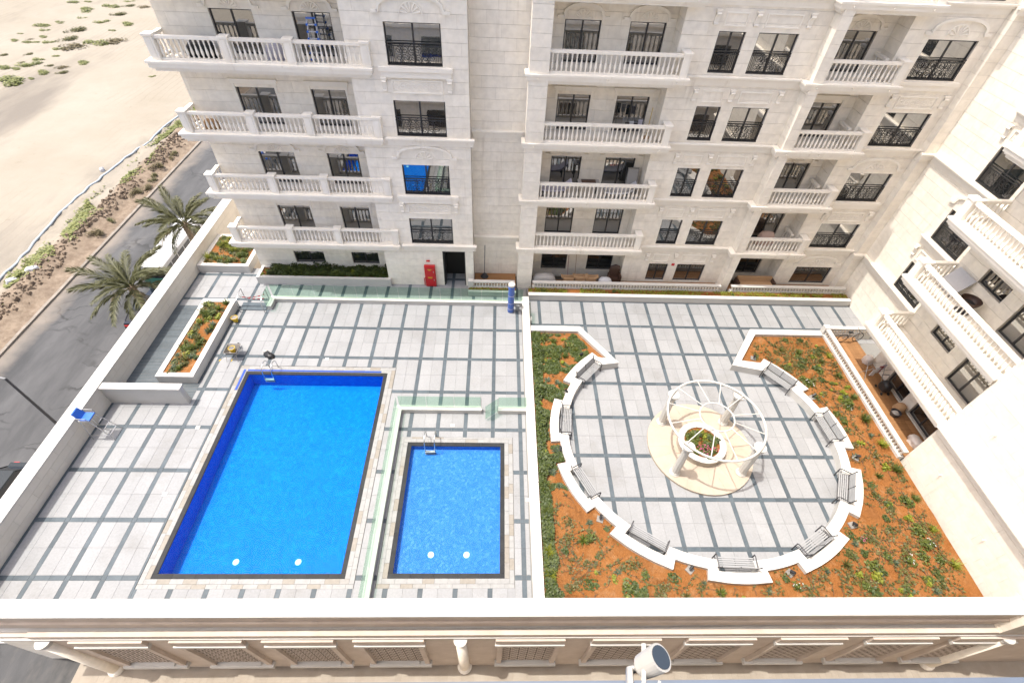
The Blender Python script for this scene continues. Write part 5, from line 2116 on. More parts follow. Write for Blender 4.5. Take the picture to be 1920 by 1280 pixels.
stepladder(-8.35, 25.2, ZF(4))
cover('black covered bundle behind the railing of the upper left balcony', -13.6, 25.2, ZF(4), 1.3, 0.6, 0.75, BLACK, 1)
cover('grey sheeted bundle in the middle of the upper left balcony', -10.3, 25.2, ZF(4), 0.9, 0.5, 0.7, CLOTH1, 2)
cover('stacked cardboard and rubble bags in the corner of the second floor left balcony', -14.5, 25.1, ZF(3), 0.7, 0.45, 0.5, CARD, 3, 'bags', 'bag_pile')


def drying_rack(label, x, y, z, mats):
    t = thing('drying_rack', label, 'rack', (x, y, z))
    for s in (-1, 1):
        MB().tube([(x + s * 0.5, y - 0.3, z), (x + s * 0.5, y + 0.25, z + 0.95)], 0.014, 5).build('leg', GALV, t)
        MB().tube([(x + s * 0.5, y + 0.3, z), (x + s * 0.5, y - 0.25, z + 0.95)], 0.014, 5).build('leg', GALV, t)
    for k in range(6):
        yy_ = y - 0.3 + 0.12 * k
        MB().tube([(x - 0.55, yy_, z + 0.95), (x + 0.55, yy_, z + 0.95)], 0.008, 4).build('rod', GALV, t)
    for i, m_ in enumerate(mats):
        xa = x - 0.5 + i * (1.0 / len(mats))
        xb = xa + 0.9 / len(mats)
        yy_ = y - 0.3 + 0.12 * (i % 5)
        mb = MB()
        mb.box(xa, xb, yy_ - 0.012, yy_ + 0.012, z + 0.45 + 0.1 * (i % 2), z + 0.968)
        mb.build('garment', m_, t)


drying_rack('drying rack hung with dark and pale laundry on the third floor middle balcony', 6.95, 25.4, ZF(3), [BLACK, CLOTH2, BLACK, CLOTH1])
t = thing('broom', 'wooden broom leaning in the corner of the third floor middle balcony', 'broom', (7.95, 25.7, ZF(3)))
MB().tube([(7.8, 25.5, ZF(3) + 0.05), (8.0, 26.1, ZF(3) + 1.35)], 0.016, 5).build('handle', YEL, t)
MB().box(7.65, 7.95, 25.4, 25.55, ZF(3), ZF(3) + 0.12).build('brush', CARD, t)


def lounger(label, x, y, z, L, mat):
    t = thing('sun_lounger', label, 'lounger', (x, y, z))
    mb = MB()
    prof = [(-L / 2, 0.42), (-L / 4, 0.36), (0, 0.36), (L / 4, 0.42), (L / 2, 0.8)]
    vs = []
    for px_, pz in prof:
        vs += [(x + px_, y - 0.32, z + pz), (x + px_, y + 0.32, z + pz), (x + px_, y + 0.32, z + pz + 0.1), (x + px_, y - 0.32, z + pz + 0.1)]
    fs = [(0, 1, 2, 3), (16, 19, 18, 17)]
    for j in range(4):
        for k in range(4):
            fs.append((4 * j + k, 4 * j + (k + 1) % 4, 4 * j + 4 + (k + 1) % 4, 4 * j + 4 + k))
    mb.add(vs, fs)
    mb.build('cushion', mat, t)
    for sx in (-L * 0.42, L * 0.3):
        for sy in (-0.28, 0.28):
            MB().box(x + sx - 0.03, x + sx + 0.03, y + sy - 0.03, y + sy + 0.03, z, z + 0.5).build('leg', CHAR, t)
    return t


lounger('lilac cushioned lounger by the column of the second floor middle balcony', 3.3, 25.2, ZF(2), 1.7, CLOTH1)
lounger('white cushioned lounger at the post end of the second floor middle balcony', 6.9, 25.1, ZF(2), 1.8, CLOTH2)
t = thing('side_table', 'brown topped table between the two balcony loungers', 'table', (5.1, 25.2, ZF(2)))
MB().box(4.5, 5.7, 24.95, 25.5, ZF(2) + 0.8, ZF(2) + 0.86).build('table_top', CLOTH3, t)
MB().box(4.7, 5.5, 25.02, 25.4, ZF(2) + 0.861, ZF(2) + 0.9).build('tray', BROWN, t)
for sx in (4.56, 5.64):
    for sy in (25.0, 25.45):
        MB().box(sx - 0.03, sx + 0.03, sy - 0.03, sy + 0.03, ZF(2), ZF(2) + 0.8).build('leg', CHAR, t)
t = thing('folded_lounger', 'grey folded lounger standing upright on the second floor middle balcony', 'lounger', (7.7, 25.7, ZF(2)))
mb = MB()
mb.add([(7.3, 25.5, ZF(2)), (7.95, 25.5, ZF(2)), (7.95, 25.7, ZF(2)), (7.3, 25.7, ZF(2)), (7.4, 25.85, ZF(2) + 1.35), (7.95, 25.85, ZF(2) + 1.35), (7.95, 26.05, ZF(2) + 1.35), (7.4, 26.05, ZF(2) + 1.35)], [(0, 3, 2, 1), (4, 5, 6, 7), (0, 1, 5, 4), (1, 2, 6, 5), (2, 3, 7, 6), (3, 0, 4, 7)])
mb.build('cushion', CLOTH3, t)
for x in (7.28, 7.97):
    MB().tube([(x, 25.5, ZF(2)), (x, 25.95, ZF(2) + 1.4)], 0.02, 5).build('frame', CHAR, t)
cover('rose coloured cloth hung over the railing side of the first floor corner loggia', 16.9, 25.6, ZF(1), 1.1, 0.5, 0.95, CLOTH4, 6, 'cloth', 'hung_cloth')
# ground floor terrace
cover('grey sheeted sofa on the ground terrace beside the column', 3.15, 24.85, 0.27, 1.5, 0.7, 0.75, CLOTH3, 7)
for i, (x, h, lab) in enumerate(((4.75, 0.45, 'low cardboard box on the ground terrace beside the sheeted sofa'), (5.5, 0.55, 'taller cardboard box on the ground terrace in front of the dark doors'), (6.2, 0.5, 'cardboard box on the ground terrace beside the white laundry heap'))):
    t = thing('cardboard_box', lab, 'box', (x, 24.95, 0.27), 'cardboard boxes on the ground terrace')
    MB().box(x - 0.33, x + 0.33, 24.7, 25.12, 0.27, 0.27 + h).build('carton', CARD, t)
    MB().box(x - 0.33, x + 0.33, 24.9, 24.93, 0.27 + h, 0.274 + h).build('tape', BROWN, t)
    for s in (-1, 1):
        mb = MB()
        mb.add([(x + s * 0.33, 24.7, 0.27 + h), (x + s * 0.33, 25.12, 0.27 + h), (x + s * 0.5, 25.1, 0.36 + h), (x + s * 0.5, 24.72, 0.36 + h)], [(0, 1, 2, 3)])
        mb.build('flap', CARD, t)
cover('heap of white laundry on the ground terrace railing', 7.1, 24.6, 0.27, 0.9, 0.5, 0.72, CLOTH2, 9, 'laundry', 'laundry_heap')
t = thing('armchair', 'dark brown leather armchair in the corner of the ground terrace', 'chair', (7.75, 24.95, 0.27))
MB().box(7.45, 8.05, 24.75, 25.15, 0.4, 0.75).build('seat', BROWN, t)
lump(MB(), 7.75, 25.2, 0.5, 0.7, 0.24, 1.1, 2, 0.05, p=5).build('backrest', BROWN, t, smooth=True)
for x in (7.4, 8.1):
    MB().box(x - 0.07, x + 0.07, 24.72, 25.2, 0.27, 0.95).build('armrest', BROWN, t)
for i, x in enumerate((4.75, 5.25)):
    t = thing('mop', ['thin reddish mop handle leaning by the cardboard boxes', 'taller brown mop handle leaning between the terrace doors'][i], 'mop', (x, 25.5, 0.27))
    MB().tube([(x, 25.4, 0.35), (x + 0.03, 26.1, 1.55 + 0.1 * i)], 0.016, 5).build('handle', MAROON if not i else CARD, t)
    MB().box(x - 0.12, x + 0.12, 25.32, 25.45, 0.27, 0.36).build('head', CLOTH3, t)
t = thing('sofa', 'brown wicker sofa on the ground terrace below the corner loggia', 'sofa', (17, 24.9, 0.27))
MB().box(16.0, 18.3, 24.6, 25.15, 0.27, 0.62).build('seat', CARD, t)
MB().box(16.0, 18.3, 25.0, 25.16, 0.621, 0.95).build('backrest', CARD, t)
for x in (15.95, 18.35):
    MB().box(x - 0.08, x + 0.08, 24.58, 25.14, 0.27, 0.8).build('armrest', BROWN, t)

# wing balcony things
z2 = ZF(2)
t = thing('white_board', 'white board leaning on the wall of the second wing balcony', 'board', (21.5, 17.6, z2))
mb = MB()
mb.add([(21.2, 16.9, z2 + 0.1), (21.2, 18.0, z2 + 0.1), (21.8, 18.0, z2 + 1.0), (21.8, 16.9, z2 + 1.0), (21.24, 16.9, z2 + 0.08), (21.24, 18.0, z2 + 0.08), (21.84, 18.0, z2 + 0.98), (21.84, 16.9, z2 + 0.98)], [(0, 1, 2, 3), (7, 6, 5, 4), (0, 4, 5, 1), (1, 5, 6, 2), (2, 6, 7, 3), (3, 7, 4, 0)])
mb.build('panel', CLOTH2, t)
MB().tube([(21.2, 16.95, z2), (21.2, 16.95, z2 + 0.12)], 0.02, 5).build('foot', CHAR, t)
MB().tube([(21.2, 17.95, z2), (21.2, 17.95, z2 + 0.12)], 0.02, 5).build('foot', CHAR, t)
t = thing('basket_chair', 'dark round basket chair on the second wing balcony', 'chair', (21.2, 16.0, z2))
mb = MB()
vs, fs = [], []
for j in range(6):
    a = PI * 0.5 * j / 5
    for i in range(14):
        b_ = 2 * PI * i / 14
        vs.append((21.2 + 0.42 * math.sin(a) * math.cos(b_), 16.0 + 0.42 * math.sin(a) * math.sin(b_), z2 + 0.72 - 0.38 * math.cos(a)))
for j in range(5):
    for i in range(14):
        fs.append((j * 14 + i, j * 14 + (i + 1) % 14, (j + 1) * 14 + (i + 1) % 14, (j + 1) * 14 + i))
mb.add(vs, fs)
mb.build('basket', BROWN, t, smooth=True)
lump(MB(), 21.2, 16.0, z2 + 0.42, 0.55, 0.55, 0.16, 4).build('cushion', BLACK, t, smooth=True)
MB().lathe([(0.3, 0), (0.3, 0.03), (0.04, 0.06), (0.04, 0.36)], 21.2, 16.0, 14, z2).build('stand', CHAR, t)

# wing terrace
def bicycle(x, y, z, ang):
    t = thing('bicycle', 'grey bicycle standing at the far end of the wing terrace', 'bicycle', (x, y, z))
    c, s = math.cos(ang), math.sin(ang)
    Tb_ = lambda u, d, h: (x + u * c - d * s, y + u * s + d * c, z + h)
    for u in (-0.5, 0.5):
        wv = MB(Tb_)
        wv.tube([(u + 0.32 * math.cos(2 * PI * k / 20), 0, 0.33 + 0.32 * math.sin(2 * PI * k / 20)) for k in range(20)], 0.02, 5, True)
        wo_ = wv.build('wheel', RUBBER, t)
        sk = MB(Tb_)
        for k in range(6):
            a = PI * k / 6
            sk.tube([(u - 0.31 * math.cos(a), 0, 0.33 - 0.31 * math.sin(a)), (u + 0.31 * math.cos(a), 0, 0.33 + 0.31 * math.sin(a))], 0.004, 3)
        sk.build('spokes', STEEL, wo_)
    fr = MB(Tb_)
    for a, b_ in (((-0.5, 0.33), (-0.12, 0.3)), ((-0.12, 0.3), (-0.22, 0.78)), ((-0.5, 0.33), (-0.2, 0.7)), ((-0.2, 0.72), (0.33, 0.74)), ((-0.12, 0.3), (0.35, 0.66)), ((0.33, 0.85), (0.5, 0.33))):
        fr.tube([(a[0], 0, a[1]), (b_[0], 0, b_[1])], 0.018, 6)
    fr.build('frame', GALV, t)
    MB(Tb_).box(-0.34, -0.1, -0.07, 0.07, 0.79, 0.84).build('saddle', BLACK, t)
    MB(Tb_).tube([(0.33, -0.26, 0.93), (0.31, 0, 0.87), (0.33, 0.26, 0.93)], 0.015, 5).build('handlebar', BLACK, t)


bicycle(21.2, 19.9, 0.27, 0.1)
drying_rack('airing rack of white and maroon laundry on the wing terrace', 21.2, 17.2, 0.27, [CLOTH2, CLOTH2, MAROON, CLOTH1])
cover('pinkish clear plastic sack against the wing terrace wall', 21.55, 18.3, 0.27, 0.5, 0.5, 0.5, BAGM, 12, 'sack', 'plastic_sack')
cover('crumpled clear plastic bag at the closed end of the wing terrace', 21.2, 12.9, 0.27, 0.55, 0.8, 0.35, BAGM, 15, 'sack', 'plastic_sack')
cover('brown paper bag bundle between the wing terrace doors', 21.55, 14.95, 0.27, 0.55, 0.5, 0.45, CARD, 14, 'bags', 'bag_pile')
t = thing('laundry_basket', 'low grey round basket beside the paper bags on the wing terrace', 'basket', (21.1, 14.6, 0.27))
MB().lathe([(0.2, 0), (0.26, 0.25), (0.24, 0.25), (0.18, 0.04)], 21.1, 14.6, 14, 0.27).build('tub', CHAR, t)
lump(MB(), 21.1, 14.6, 0.34, 0.36, 0.36, 0.18, 5).build('contents', CLOTH3, t, smooth=True)
t = thing('stroller', 'black folded stroller by the wing terrace doors', 'stroller', (21.3, 16.2, 0.27))
lump(MB(), 21.3, 16.2, 0.5, 0.5, 0.6, 0.5, 3, 0.3).build('seat', BLACK, t, smooth=True)
for sx in (-0.2, 0.2):
    for sy in (-0.28, 0.28):
        MB().tube([(21.3 + sx + 0.012, 16.2 + sy, 0.35), (21.3 + sx - 0.012, 16.2 + sy, 0.35)], 0.08, 10).build('wheel', RUBBER, t)
    MB().tube([(21.3 + sx, 15.92, 0.36), (21.3 + sx, 16.4, 0.8), (21.3 + sx, 16.65, 1.1)], 0.014, 5).build('frame', STEEL, t)
MB().tube([(21.1, 16.65, 1.1), (21.5, 16.65, 1.1)], 0.02, 6).build('handle', BLACK, t)

# ------------------------------------------------------------------ street
def frond_mesh(mat, L, droop, seed, dens=58):
    rg_ = random.Random(seed)
    mb = MB()
    f = lambda t: Vector((L * t * (1 - 0.12 * t), 0, L * (0.28 * t - droop * t * t)))
    pts = [f(k / 12) for k in range(13)]
    mb.tube(pts, [0.035 * (1 - k / 13) + 0.006 for k in range(13)], 4)
    for k in range(dens):
        t = 0.12 + 0.88 * k / dens
        p = f(t)
        d = (f(min(1, t + 0.02)) - f(t - 0.02)).normalized()
        ll = L * 0.15 * (0.45 + math.sin(PI * min(1, t * 0.95 + 0.05))) * rg_.uniform(0.8, 1.15)
        for s in (-1, 1):
            e = (d * 1.0 + Vector((0, s * 0.62, rg_.uniform(-0.2, 0.45)))).normalized()
            tip = p + e * ll + Vector((0, 0, -0.22 * ll))
            wv = d * 0.021
            m_ = p + e * ll * 0.5 + Vector((0, 0, 0.02))
            mb.add([p - wv * 0.6, p + wv * 0.6, m_ + wv, tip, m_ - wv], [(0, 1, 2, 3, 4)])
    return mb.mesh('frond', mat)


FR = [frond_mesh(PALML, 3.3, 0.42, 1), frond_mesh(PALML, 3.0, 0.6, 2), frond_mesh(PALML, 3.3, 0.3, 3)]
FD = [frond_mesh(PALMD, 2.5, 0.9, 4, 40), frond_mesh(PALMD, 2.3, 1.1, 5, 40)]


def palm(label, x, y, zc, seed):
    rg_ = random.Random(seed)
    t = thing('palm_tree', label, 'palm tree', (x, y, GZ + 0.1), 'date palms on the street')
    H = zc - GZ - 0.1
    prof = []
    n = 26
    for k in range(n + 1):
        q = k / n
        r = 0.2 - 0.04 * q + (0.06 if q > 0.85 else 0) * (q - 0.85) / 0.15
        prof += [(r + 0.03, H * q), (r, H * q + H / n * 0.7)]
    MB().lathe(prof, x, y, 10, GZ + 0.1).build('trunk', BARK, t)
    for k in range(27):
        az = k * 2.39996 + rg_.uniform(-0.2, 0.2)
        q = k / 27
        el = 1.15 - 1.45 * q + rg_.uniform(-0.1, 0.1)
        dry = q > 0.86
        o = obj('frond', rg_.choice(FD if dry else FR), t, (x + 0.08 * math.cos(az), y + 0.08 * math.sin(az), zc + 0.2 - 0.35 * q))
        o.rotation_euler = (rg_.uniform(-0.35, 0.35), -el * 0.75, az)
        o.scale = (rg_.uniform(0.8, 1.08),) * 3
    return t


palm('date palm leaning over the street in front of the black car', -22.6, 23.5, 0.3, 3)
palm('date palm shading the white roofed minibus', -22.6, 30.7, 0.1, 9)
# palm of the front street, outside the frame, whose shadow falls on the asphalt
t = thing('street_lamp', 'slim grey street lamp post beyond the parapet wall', 'street lamp', (-21.5, 13.8, GZ + 0.1))
MB().lathe([(0.1, 0), (0.09, 0.6), (0.05, 9.3)], -21.5, 13.8, 8, GZ + 0.1).build('pole', CHAR, t)
MB().tube([(-21.5, 13.8, 3.38), (-21.65, 13.8, 3.45), (-22.4, 13.75, 3.48)], 0.04, 6).build('arm', GALV, t)
MB().box(-22.75, -22.3, 13.65, 13.87, 3.43, 3.53).build('lamp_head', HEADM, t)


def car(label, x, y, paint, flip=1, z=GZ, L=4.4, W=1.74, H=1.4):
    t = thing('parked_car', label, 'car', (x, y, z), 'vehicles parked along the kerb')
    Tc = lambda u, d, h: (x + u, y + flip * d, z + h)
    side = [(-0.5, 0.3), (-0.5, 0.62), (-0.47, 0.82), (-0.22, 0.92), (0.36, 0.95), (0.48, 0.92), (0.5, 0.62), (0.5, 0.3)]
    mb = MB(Tc)
    vs = []
    hw = W / 2
    for k, s in enumerate((-1.0, -0.9, 0.9, 1.0)):
        for d, h in side:
            e = 0.0 if abs(s) < 0.95 else 0.06
            vs.append((s * hw * (0.97 if h > 0.9 and abs(s) > 0.95 else 1), d * (L - (0.16 if abs(s) > 0.95 else 0)), h - (e if h > 0.7 else 0)))
    n = len(side)
    fs = [tuple(range(n)), tuple(reversed(range(3 * n, 4 * n)))]
    for k in range(3):
        for i in range(n):
            fs.append((k * n + i, k * n + (i + 1) % n, (k + 1) * n + (i + 1) % n, (k + 1) * n + i))
    mb.add(vs, fs)
    mb.build('body', paint, t, smooth=False)
    g = MB(Tc)
    b0 = [(-0.24, 0.92), (0.42, 0.94)]
    r0 = [(-0.07, H), (0.26, H)]
    vs = [(-hw * 0.92, b0[0][0] * L, 0.9), (hw * 0.92, b0[0][0] * L, 0.9), (hw * 0.92, b0[1][0] * L, 0.93), (-hw * 0.92, b0[1][0] * L, 0.93),
          (-hw * 0.72, r0[0][0] * L, H - 0.04), (hw * 0.72, r0[0][0] * L, H - 0.04), (hw * 0.72, r0[1][0] * L, H - 0.04), (-hw * 0.72, r0[1][0] * L, H - 0.04)]
    g.add(vs, [(0, 1, 5, 4), (1, 2, 6, 5), (2, 3, 7, 6), (3, 0, 4, 7), (4, 5, 6, 7)])
    g.build('window', CARG, t)
    rf = MB(Tc)
    rp = [(-hw * 0.74, r0[0][0] * L - 0.05), (hw * 0.74, r0[0][0] * L - 0.05), (hw * 0.74, r0[1][0] * L + 0.05), (-hw * 0.74, r0[1][0] * L + 0.05)]
    rf.add([(*p, H - 0.05) for p in rp] + [(p[0] * 0.93, p[1] * 0.96, H) for p in rp], [(0, 1, 5, 4), (1, 2, 6, 5), (2, 3, 7, 6), (3, 0, 4, 7), (4, 5, 6, 7)])
    rf.build('roof', paint, t)
    for a, b_ in ((vs[0], vs[4]), (vs[1], vs[5]), (vs[2], vs[6]), (vs[3], vs[7])):
        MB(Tc).tube([a, b_], 0.04, 4).build('pillar', paint, t)
    for sx in (-1, 1):
        for d in (-0.31, 0.31):
            wl = MB(Tc).tube([(sx * (hw - 0.2), d * L, 0.32), (sx * (hw + 0.01), d * L, 0.32)], 0.32, 16).build('wheel', RUBBER, t)
            MB(Tc).tube([(sx * (hw - 0.02), d * L, 0.32), (sx * (hw + 0.025), d * L, 0.32)], 0.19, 12).build('rim', GALV, wl)
        MB(Tc).box(sx * hw * 0.62 - 0.2, sx * hw * 0.62 + 0.2, -0.5 * L - 0.012, -0.49 * L, 0.62, 0.76).build('headlight', LIGHTG, t)
        MB(Tc).box(sx * hw * 0.66 - 0.16, sx * hw * 0.66 + 0.16, 0.49 * L, 0.5 * L + 0.012, 0.66, 0.8).build('tail_light', TAIL, t)
        MB(Tc).box(sx * (hw + 0.08) - 0.08, sx * (hw + 0.08) + 0.08, -0.2 * L, -0.165 * L, 0.92, 1.05).build('mirror', paint, t)
    MB(Tc).box(-0.2, 0.2, 0.49 * L, 0.5 * L + 0.013, 0.5, 0.58).build('number_plate', LIGHTG, t)


car('black saloon car parked beyond the parapet under a palm', -26.25, 27.75, CARB, -1)
car('dark car with a turquoise sheet parked beside the lamp post', -26.7, 12.3, CARD2, 1, H=1.75)
car('white car parked beyond the corner of the building', -25.2, 41.5, CARW, 1)
t = thing('plastic_sheet', 'crumpled turquoise plastic sheet over the bonnet of the dark car', 'sheet', (-26.8, 11.0, GZ + 0.92))
lump(MB(), -26.8, 11.0, GZ + 0.92, 1.2, 0.5, 0.1, 4, 0.5, 0.2).build('sheet', plain('turquoise_plastic', (0.12, 0.36, 0.33), 0.4), t, smooth=True)
MB().tube([(-27.2, 10.8, GZ + 0.96), (-26.4, 11.1, GZ + 0.96)], 0.02, 5).build('fold', MATS['turquoise_plastic'], t)

# minibus
bx0, bx1, by0, by1, bz0, bz1 = -27.2, -25.35, 29.7, 36.4, GZ + 0.3, -3.15
bus = thing('minibus', 'white roofed minibus with green front parked along the kerb', 'bus', (-26, 33, GZ), 'vehicles parked along the kerb')


def hull(x0, x1, y0, y1, prof):
    mb = MB()
    vs = []
    for y in (y0, y1):
        for fx, z in prof:
            vs.append((x0 + (x1 - x0) * fx, y, z))
    n = len(prof)
    fs = [tuple(range(n)), tuple(reversed(range(n, 2 * n)))] + [(i, (i + 1) % n, n + (i + 1) % n, n + i) for i in range(n)]
    return mb.add(vs, fs)


zr = bz1
hull(bx0, bx1, by0 + 0.02, by1, [(0, bz0), (1, bz0), (1, zr - 1.1), (0, zr - 1.1)]).build('body', BUSG, bus)
hull(bx0, bx1, by0 + 0.12, by1 - 0.02, [(0, zr - 1.1), (1, zr - 1.1), (0.985, zr - 0.3), (0.015, zr - 0.3)]).build('cabin', CARW, bus)
hull(bx0, bx1, by0 + 0.08, by1, [(0.012, zr - 0.3), (0.988, zr - 0.3), (0.97, zr - 0.12), (0.9, zr - 0.03), (0.75, zr), (0.25, zr), (0.1, zr - 0.03), (0.03, zr - 0.12)]).build('roof', CARW, bus)
MB().box(bx0 + 0.12, bx1 - 0.12, by0 + 0.06, by0 + 0.12, zr - 1.05, zr - 0.32).build('windscreen', CARG, bus)
for k in range(6):
    ya = by0 + 0.35 + k * 1.03
    MB().box(bx1 - 0.025, bx1 + 0.006, ya, ya + 0.9, zr - 1.02, zr - 0.4).build('window', CARG, bus)
    MB().box(bx0 - 0.006, bx0 + 0.025, ya, ya + 0.9, zr - 1.02, zr - 0.4).build('window', CARG, bus)
MB().box(bx0 + 0.03, bx1 - 0.03, by0 - 0.1, by0 + 0.019, bz0, bz0 + 0.35).build('bumper', HEADM, bus)
for sx in (bx0 + 0.3, bx1 - 0.3):
    MB().box(sx - 0.17, sx + 0.17, by0 - 0.02, by0 + 0.019, bz0 + 0.45, bz0 + 0.65).build('headlight', LIGHTG, bus)
for sx in (bx0 + 0.12, bx1 - 0.12):
    for yy_ in (by0 + 1.1, by1 - 1.3):
        wl = MB().tube([(sx - 0.13, yy_, GZ + 0.42), (sx + 0.13, yy_, GZ + 0.42)], 0.42, 16).build('wheel', RUBBER, bus)
        MB().tube([(sx - 0.14, yy_, GZ + 0.42), (sx + 0.14, yy_, GZ + 0.42)], 0.22, 10).build('rim', GALV, wl)

# ------------------------------------------------------------------ desert
rg = random.Random(31)


def scrub_mesh(mat, n, seed, h=0.3):
    r_ = random.Random(seed)
    mb = MB()
    lob = [(r_.uniform(-0.6, 0.6), r_.uniform(-0.35, 0.35), r_.uniform(0.3, 0.55)) for _ in range(7)]
    pts = []
    for i in range(n):
        lx, ly, lr = r_.choice(lob)
        a = r_.uniform(0, 2 * PI)
        q = math.sqrt(r_.random()) * lr
        pts.append((lx + q * math.cos(a), ly + q * math.sin(a) * 0.8, h * r_.random() * math.sqrt(max(0.03, 1 - (q / lr) ** 2))))
    leaf_cloud(mb, pts, 0.1, r_, 0.2)
    return mb.mesh('scrub', mat)


SC = [scrub_mesh(LEAFS, 420, k) for k in range(3)] + [scrub_mesh(LEAFR, 380, 5), scrub_mesh(LEAFO, 420, 6)]
desert = [(135, 4, 9), (163, 17, 14), (160, 23, 9), (210, 11, 15), (222, 26, 13), (241, 10, 10), (270, 14, 10), (150, 33, 8), (189, 41, 11), (112, 41, 9), (140, 55, 17), (241, 46, 12), (211, 57, 6), (75, 48, 14), (80, 56, 8), (81, 68, 8), (87, 79, 9), (48, 79, 9), (55, 73, 6), (27, 75, 8), (125, 72, 16), (107, 92, 8), (133, 89, 19), (183, 80, 20), (213, 78, 18), (5, 104, 8), (53, 102, 7), (104, 106, 6), (69, 113, 9), (42, 118, 5), (93, 124, 7), (53, 124, 16), (32, 131, 8), (8, 129, 12), (116, 128, 9), (83, 138, 12), (117, 137, 9), (157, 118, 11), (25, 154, 22), (60, 149, 6), (285, 144, 5), (38, 62, 5), (65, 79, 7), (165, 2, 6), (240, 2, 8)]
for i, (px_, py_, rpx) in enumerate(desert):
    q = onz(px_, py_, -5.95)
    d = (q - CAM).dot(fw)
    s = rpx * d / 917.15 / 0.72
    o = obj('desert_shrub', SC[rg.choice((0, 1, 2, 2, 3, 4, 1))], None, (q.x, q.y, hground(q.x, q.y)))
    o.scale = (s, s * rg.uniform(1.0, 1.4), s * 0.6)
    o.rotation_euler = (0, 0, rg.uniform(-0.4, 0.4))
    sz = 'large' if rpx > 13 else ('small' if rpx < 8 else 'medium sized')
    tag(o, sz + ' low ' + ('brownish' if o.data is SC[3] else ('olive' if o.data is SC[4] else 'green')) + ' desert scrub patch on the open pale sand', 'shrub', 'scrub patches on the open sand')
BSH = [scrub_mesh(LEAFR, 700, 21, 0.75), scrub_mesh(LEAFO, 700, 22, 0.75)]
for i, (px_, py_, rpx) in enumerate([(180, 439, 12), (210, 413, 8), (253, 362, 10), (261, 355, 9), (275, 350, 9), (284, 337, 8), (296, 315, 11), (326, 288, 8), (322, 296, 6), (288, 328, 7)]):
    q = onz(px_, py_, -5.7)
    d = (q - CAM).dot(fw)
    s = rpx * d / 917.15 / 0.75
    o = obj('bank_shrub', BSH[i % 2], None, (q.x, q.y, hground(q.x, q.y) - 0.05))
    o.scale = (s, s, s)
    o.rotation_euler = (0, 0, rg.uniform(0, 6))
    tag(o, 'dark brownish green shrub on the dirt bank along the road', 'shrub', 'shrubs on the dirt bank')
pts = []
for k in range(17000):
    y = rg.uniform(20, 66)
    x = -38.6 + 0.6 * noise.noise(Vector((0, y * 0.15, 0))) + rg.gauss(0, 0.5)
    if noise.noise(Vector((x * 0.35, y * 0.22, 1))) > -0.12:
        pts.append((x, y, hground(x, y) + rg.uniform(0, 0.16)))
mb = MB()
leaf_cloud(mb, pts, 0.17, rg, 0.5)
stuff(mb.build('verge_plants', LEAFS), 'ragged strip of green weeds along the desert verge', 'weeds')
mb = MB()
for k in range(1400):
    y = rg.uniform(14, 62)
    x = -37.0 + rg.gauss(0, 0.65)
    if noise.noise(Vector((x * 0.3, y * 0.3, 6))) < -0.15 or x > -35.2:
        continue
    s = 0.05 + 0.15 * rg.random() ** 2
    z = hground(x, y)
    p = [(x + s * rg.uniform(0.6, 1.2) * a, y + s * rg.uniform(0.6, 1.2) * b_, z + s * (c * 0.7 + 0.3) * rg.uniform(0.7, 1.2)) for a, b_, c in ((-1, -1, -1), (1, -1, -1), (1, 1, -1), (-1, 1, -1), (-0.6, -0.6, 1), (0.6, -0.6, 1), (0.6, 0.6, 1), (-0.6, 0.6, 1))]
    mb.add(p, [(0, 3, 2, 1), (4, 5, 6, 7), (0, 1, 5, 4), (1, 2, 6, 5), (2, 3, 7, 6), (3, 0, 4, 7)])
stuff(mb.build('dirt_clods', ROCK), 'loose dirt clods and stones on the bank along the road', 'rubble')
pp = []
for px_, py_ in ((-60, 575), (0, 522), (40, 480), (85, 430), (120, 388), (165, 350), (190, 330), (235, 295), (280, 262), (318, 230), (360, 196)):
    q = onz(px_, py_, -5.9)
    pp.append((q.x, q.y, hground(q.x, q.y) + 0.08))
pd = []
for a, b_ in zip(pp, pp[1:]):
    for k in range(4):
        x, y = a[0] + (b_[0] - a[0]) * k / 4, a[1] + (b_[1] - a[1]) * k / 4
        pd.append((x, y, hground(x, y) + 0.07))
tag(MB().tube(pd, 0.1, 6).build('water_pipe', PIPE, None, (pd[0][0], pd[0][1], GZ), smooth=True), 'grey blue flexible pipe snaking over the sand beside the road', 'pipe')
for i, (px_, py_, lab) in enumerate(((255, 66 + 45, 'x'), (66, 511, 'white stone block lying among the green weeds of the verge'), (189, 315, 'small white bag lying on the open sand'), (25, 527, 'white crumpled sack beside the grey pipe'))):
    if lab == 'x':
        continue
    q = onz(px_, py_, -5.8)
    t = thing('litter_sack', lab, 'sack', (q.x, q.y, hground(q.x, q.y)))
    lump(MB(), q.x, q.y, hground(q.x, q.y) - 0.02, 0.9 if i != 2 else 0.45, 0.5, 0.35, i, 0.5, 0.5).build('sack', CLOTH2, t, smooth=True)
    MB().tube([(q.x + 0.1, q.y, hground(q.x, q.y) + 0.3), (q.x + 0.25, q.y + 0.1, hground(q.x, q.y) + 0.36)], 0.04, 5).build('neck', CLOTH2, t)

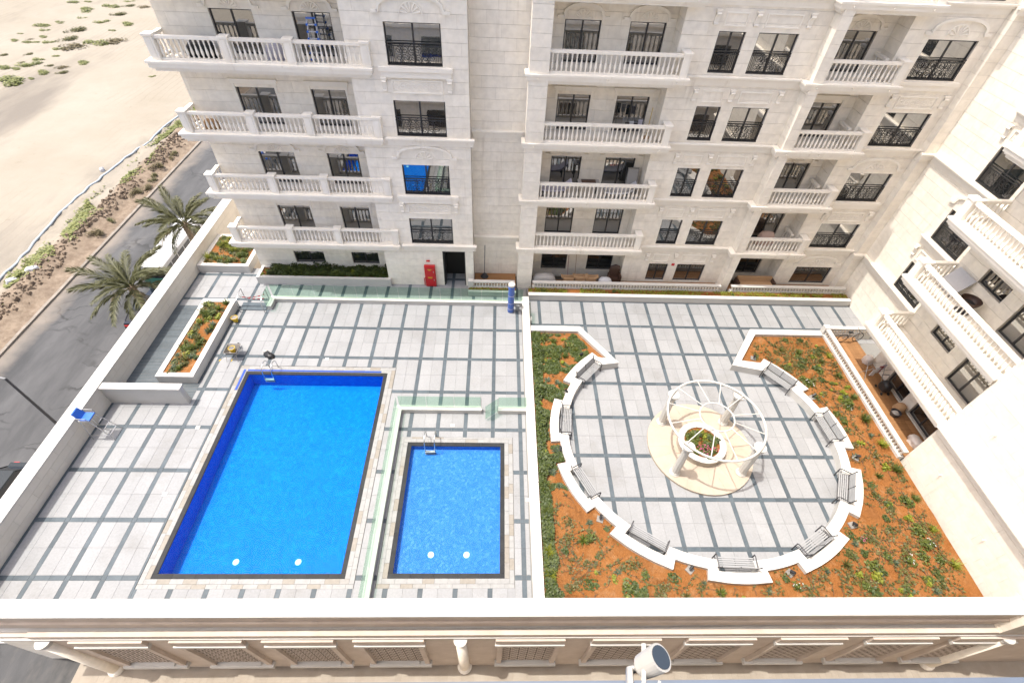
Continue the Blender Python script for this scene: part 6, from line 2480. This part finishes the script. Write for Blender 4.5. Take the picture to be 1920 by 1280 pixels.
# ------------------------------------------------------------------ the facing block the picture is taken from (seen in the window panes)
fb = thing('apartment_building', 'cream facing apartment block mirrored in the window panes', 'building', (7, -8, GZ))
MB().box(-19, 34, -14, -1.7, GZ, 27).build('wall', CLAD, fb)
for n in range(0, 8):
    zc = ZF(n) - 1.6
    MB().box(-19.1, 34.1, -1.7, -1.5, zc - 0.3, zc).build('cornice', TRIM, fb)
    for k in range(11):
        xx = -16.5 + 4.6 * k
        MB().box(xx, xx + 1.9, -1.699, -1.66, zc + 0.5, zc + 2.2).build('window', PANE, fb)

# ------------------------------------------------------------------ ledge and floodlight below the camera
tag(MB().box(-5, 5, -1.2, 0.355, 18.42, 18.6).build('window_ledge', LEDGE, None, (0, 0, 18.42)), 'narrow blue grey ledge of the facing building under the floodlight', 'ledge')
fl = thing('floodlight', 'round grey floodlight on a bracket fixed to the ledge', 'floodlight', (0.62, 0.3, 18.6))
P0 = CAM + (r2 * ((1230 - 960) / 917.15) - u2 * ((1236 - 640) / 917.15) + fw) * 2.05
ax_ = (-(P0 - CAM).normalized() * 0.62 + r2 * 0.62 + u2 * 0.32).normalized()
a0 = P0 - ax_ * 0.085
a1 = P0 + ax_ * 0.03
MB().tube([a0 - ax_ * 0.02, a0, P0 - ax_ * 0.03, a1], [0.032, 0.047, 0.052, 0.054], 24).build('head', HEADM, fl, smooth=False)
MB().tube([a1 - ax_ * 0.002, a1 + ax_ * 0.004], 0.045, 24).build('lens', LENS, fl)
side = ax_.cross(Vector((0, 0, 1))).normalized()
base = Vector((P0.x - 0.05, 0.28, 18.6))
for s in (-1, 1):
    q = P0 - ax_ * 0.03 + side * s * 0.07
    foot = Vector((base.x + side.x * s * 0.09, 0.3, 18.6))
    MB().tube([q, (q + foot) / 2 + Vector((0, -0.01, 0)), foot], 0.011, 6).build('bracket_arm', HEADM, fl)
MB().tube([P0 - ax_ * 0.1, P0 - ax_ * 0.13 - r2 * 0.03, Vector((base.x - 0.1, 0.3, 18.7)), Vector((base.x - 0.09, 0.26, 18.6))], 0.016, 8).build('cable', HEADM, fl, smooth=True)
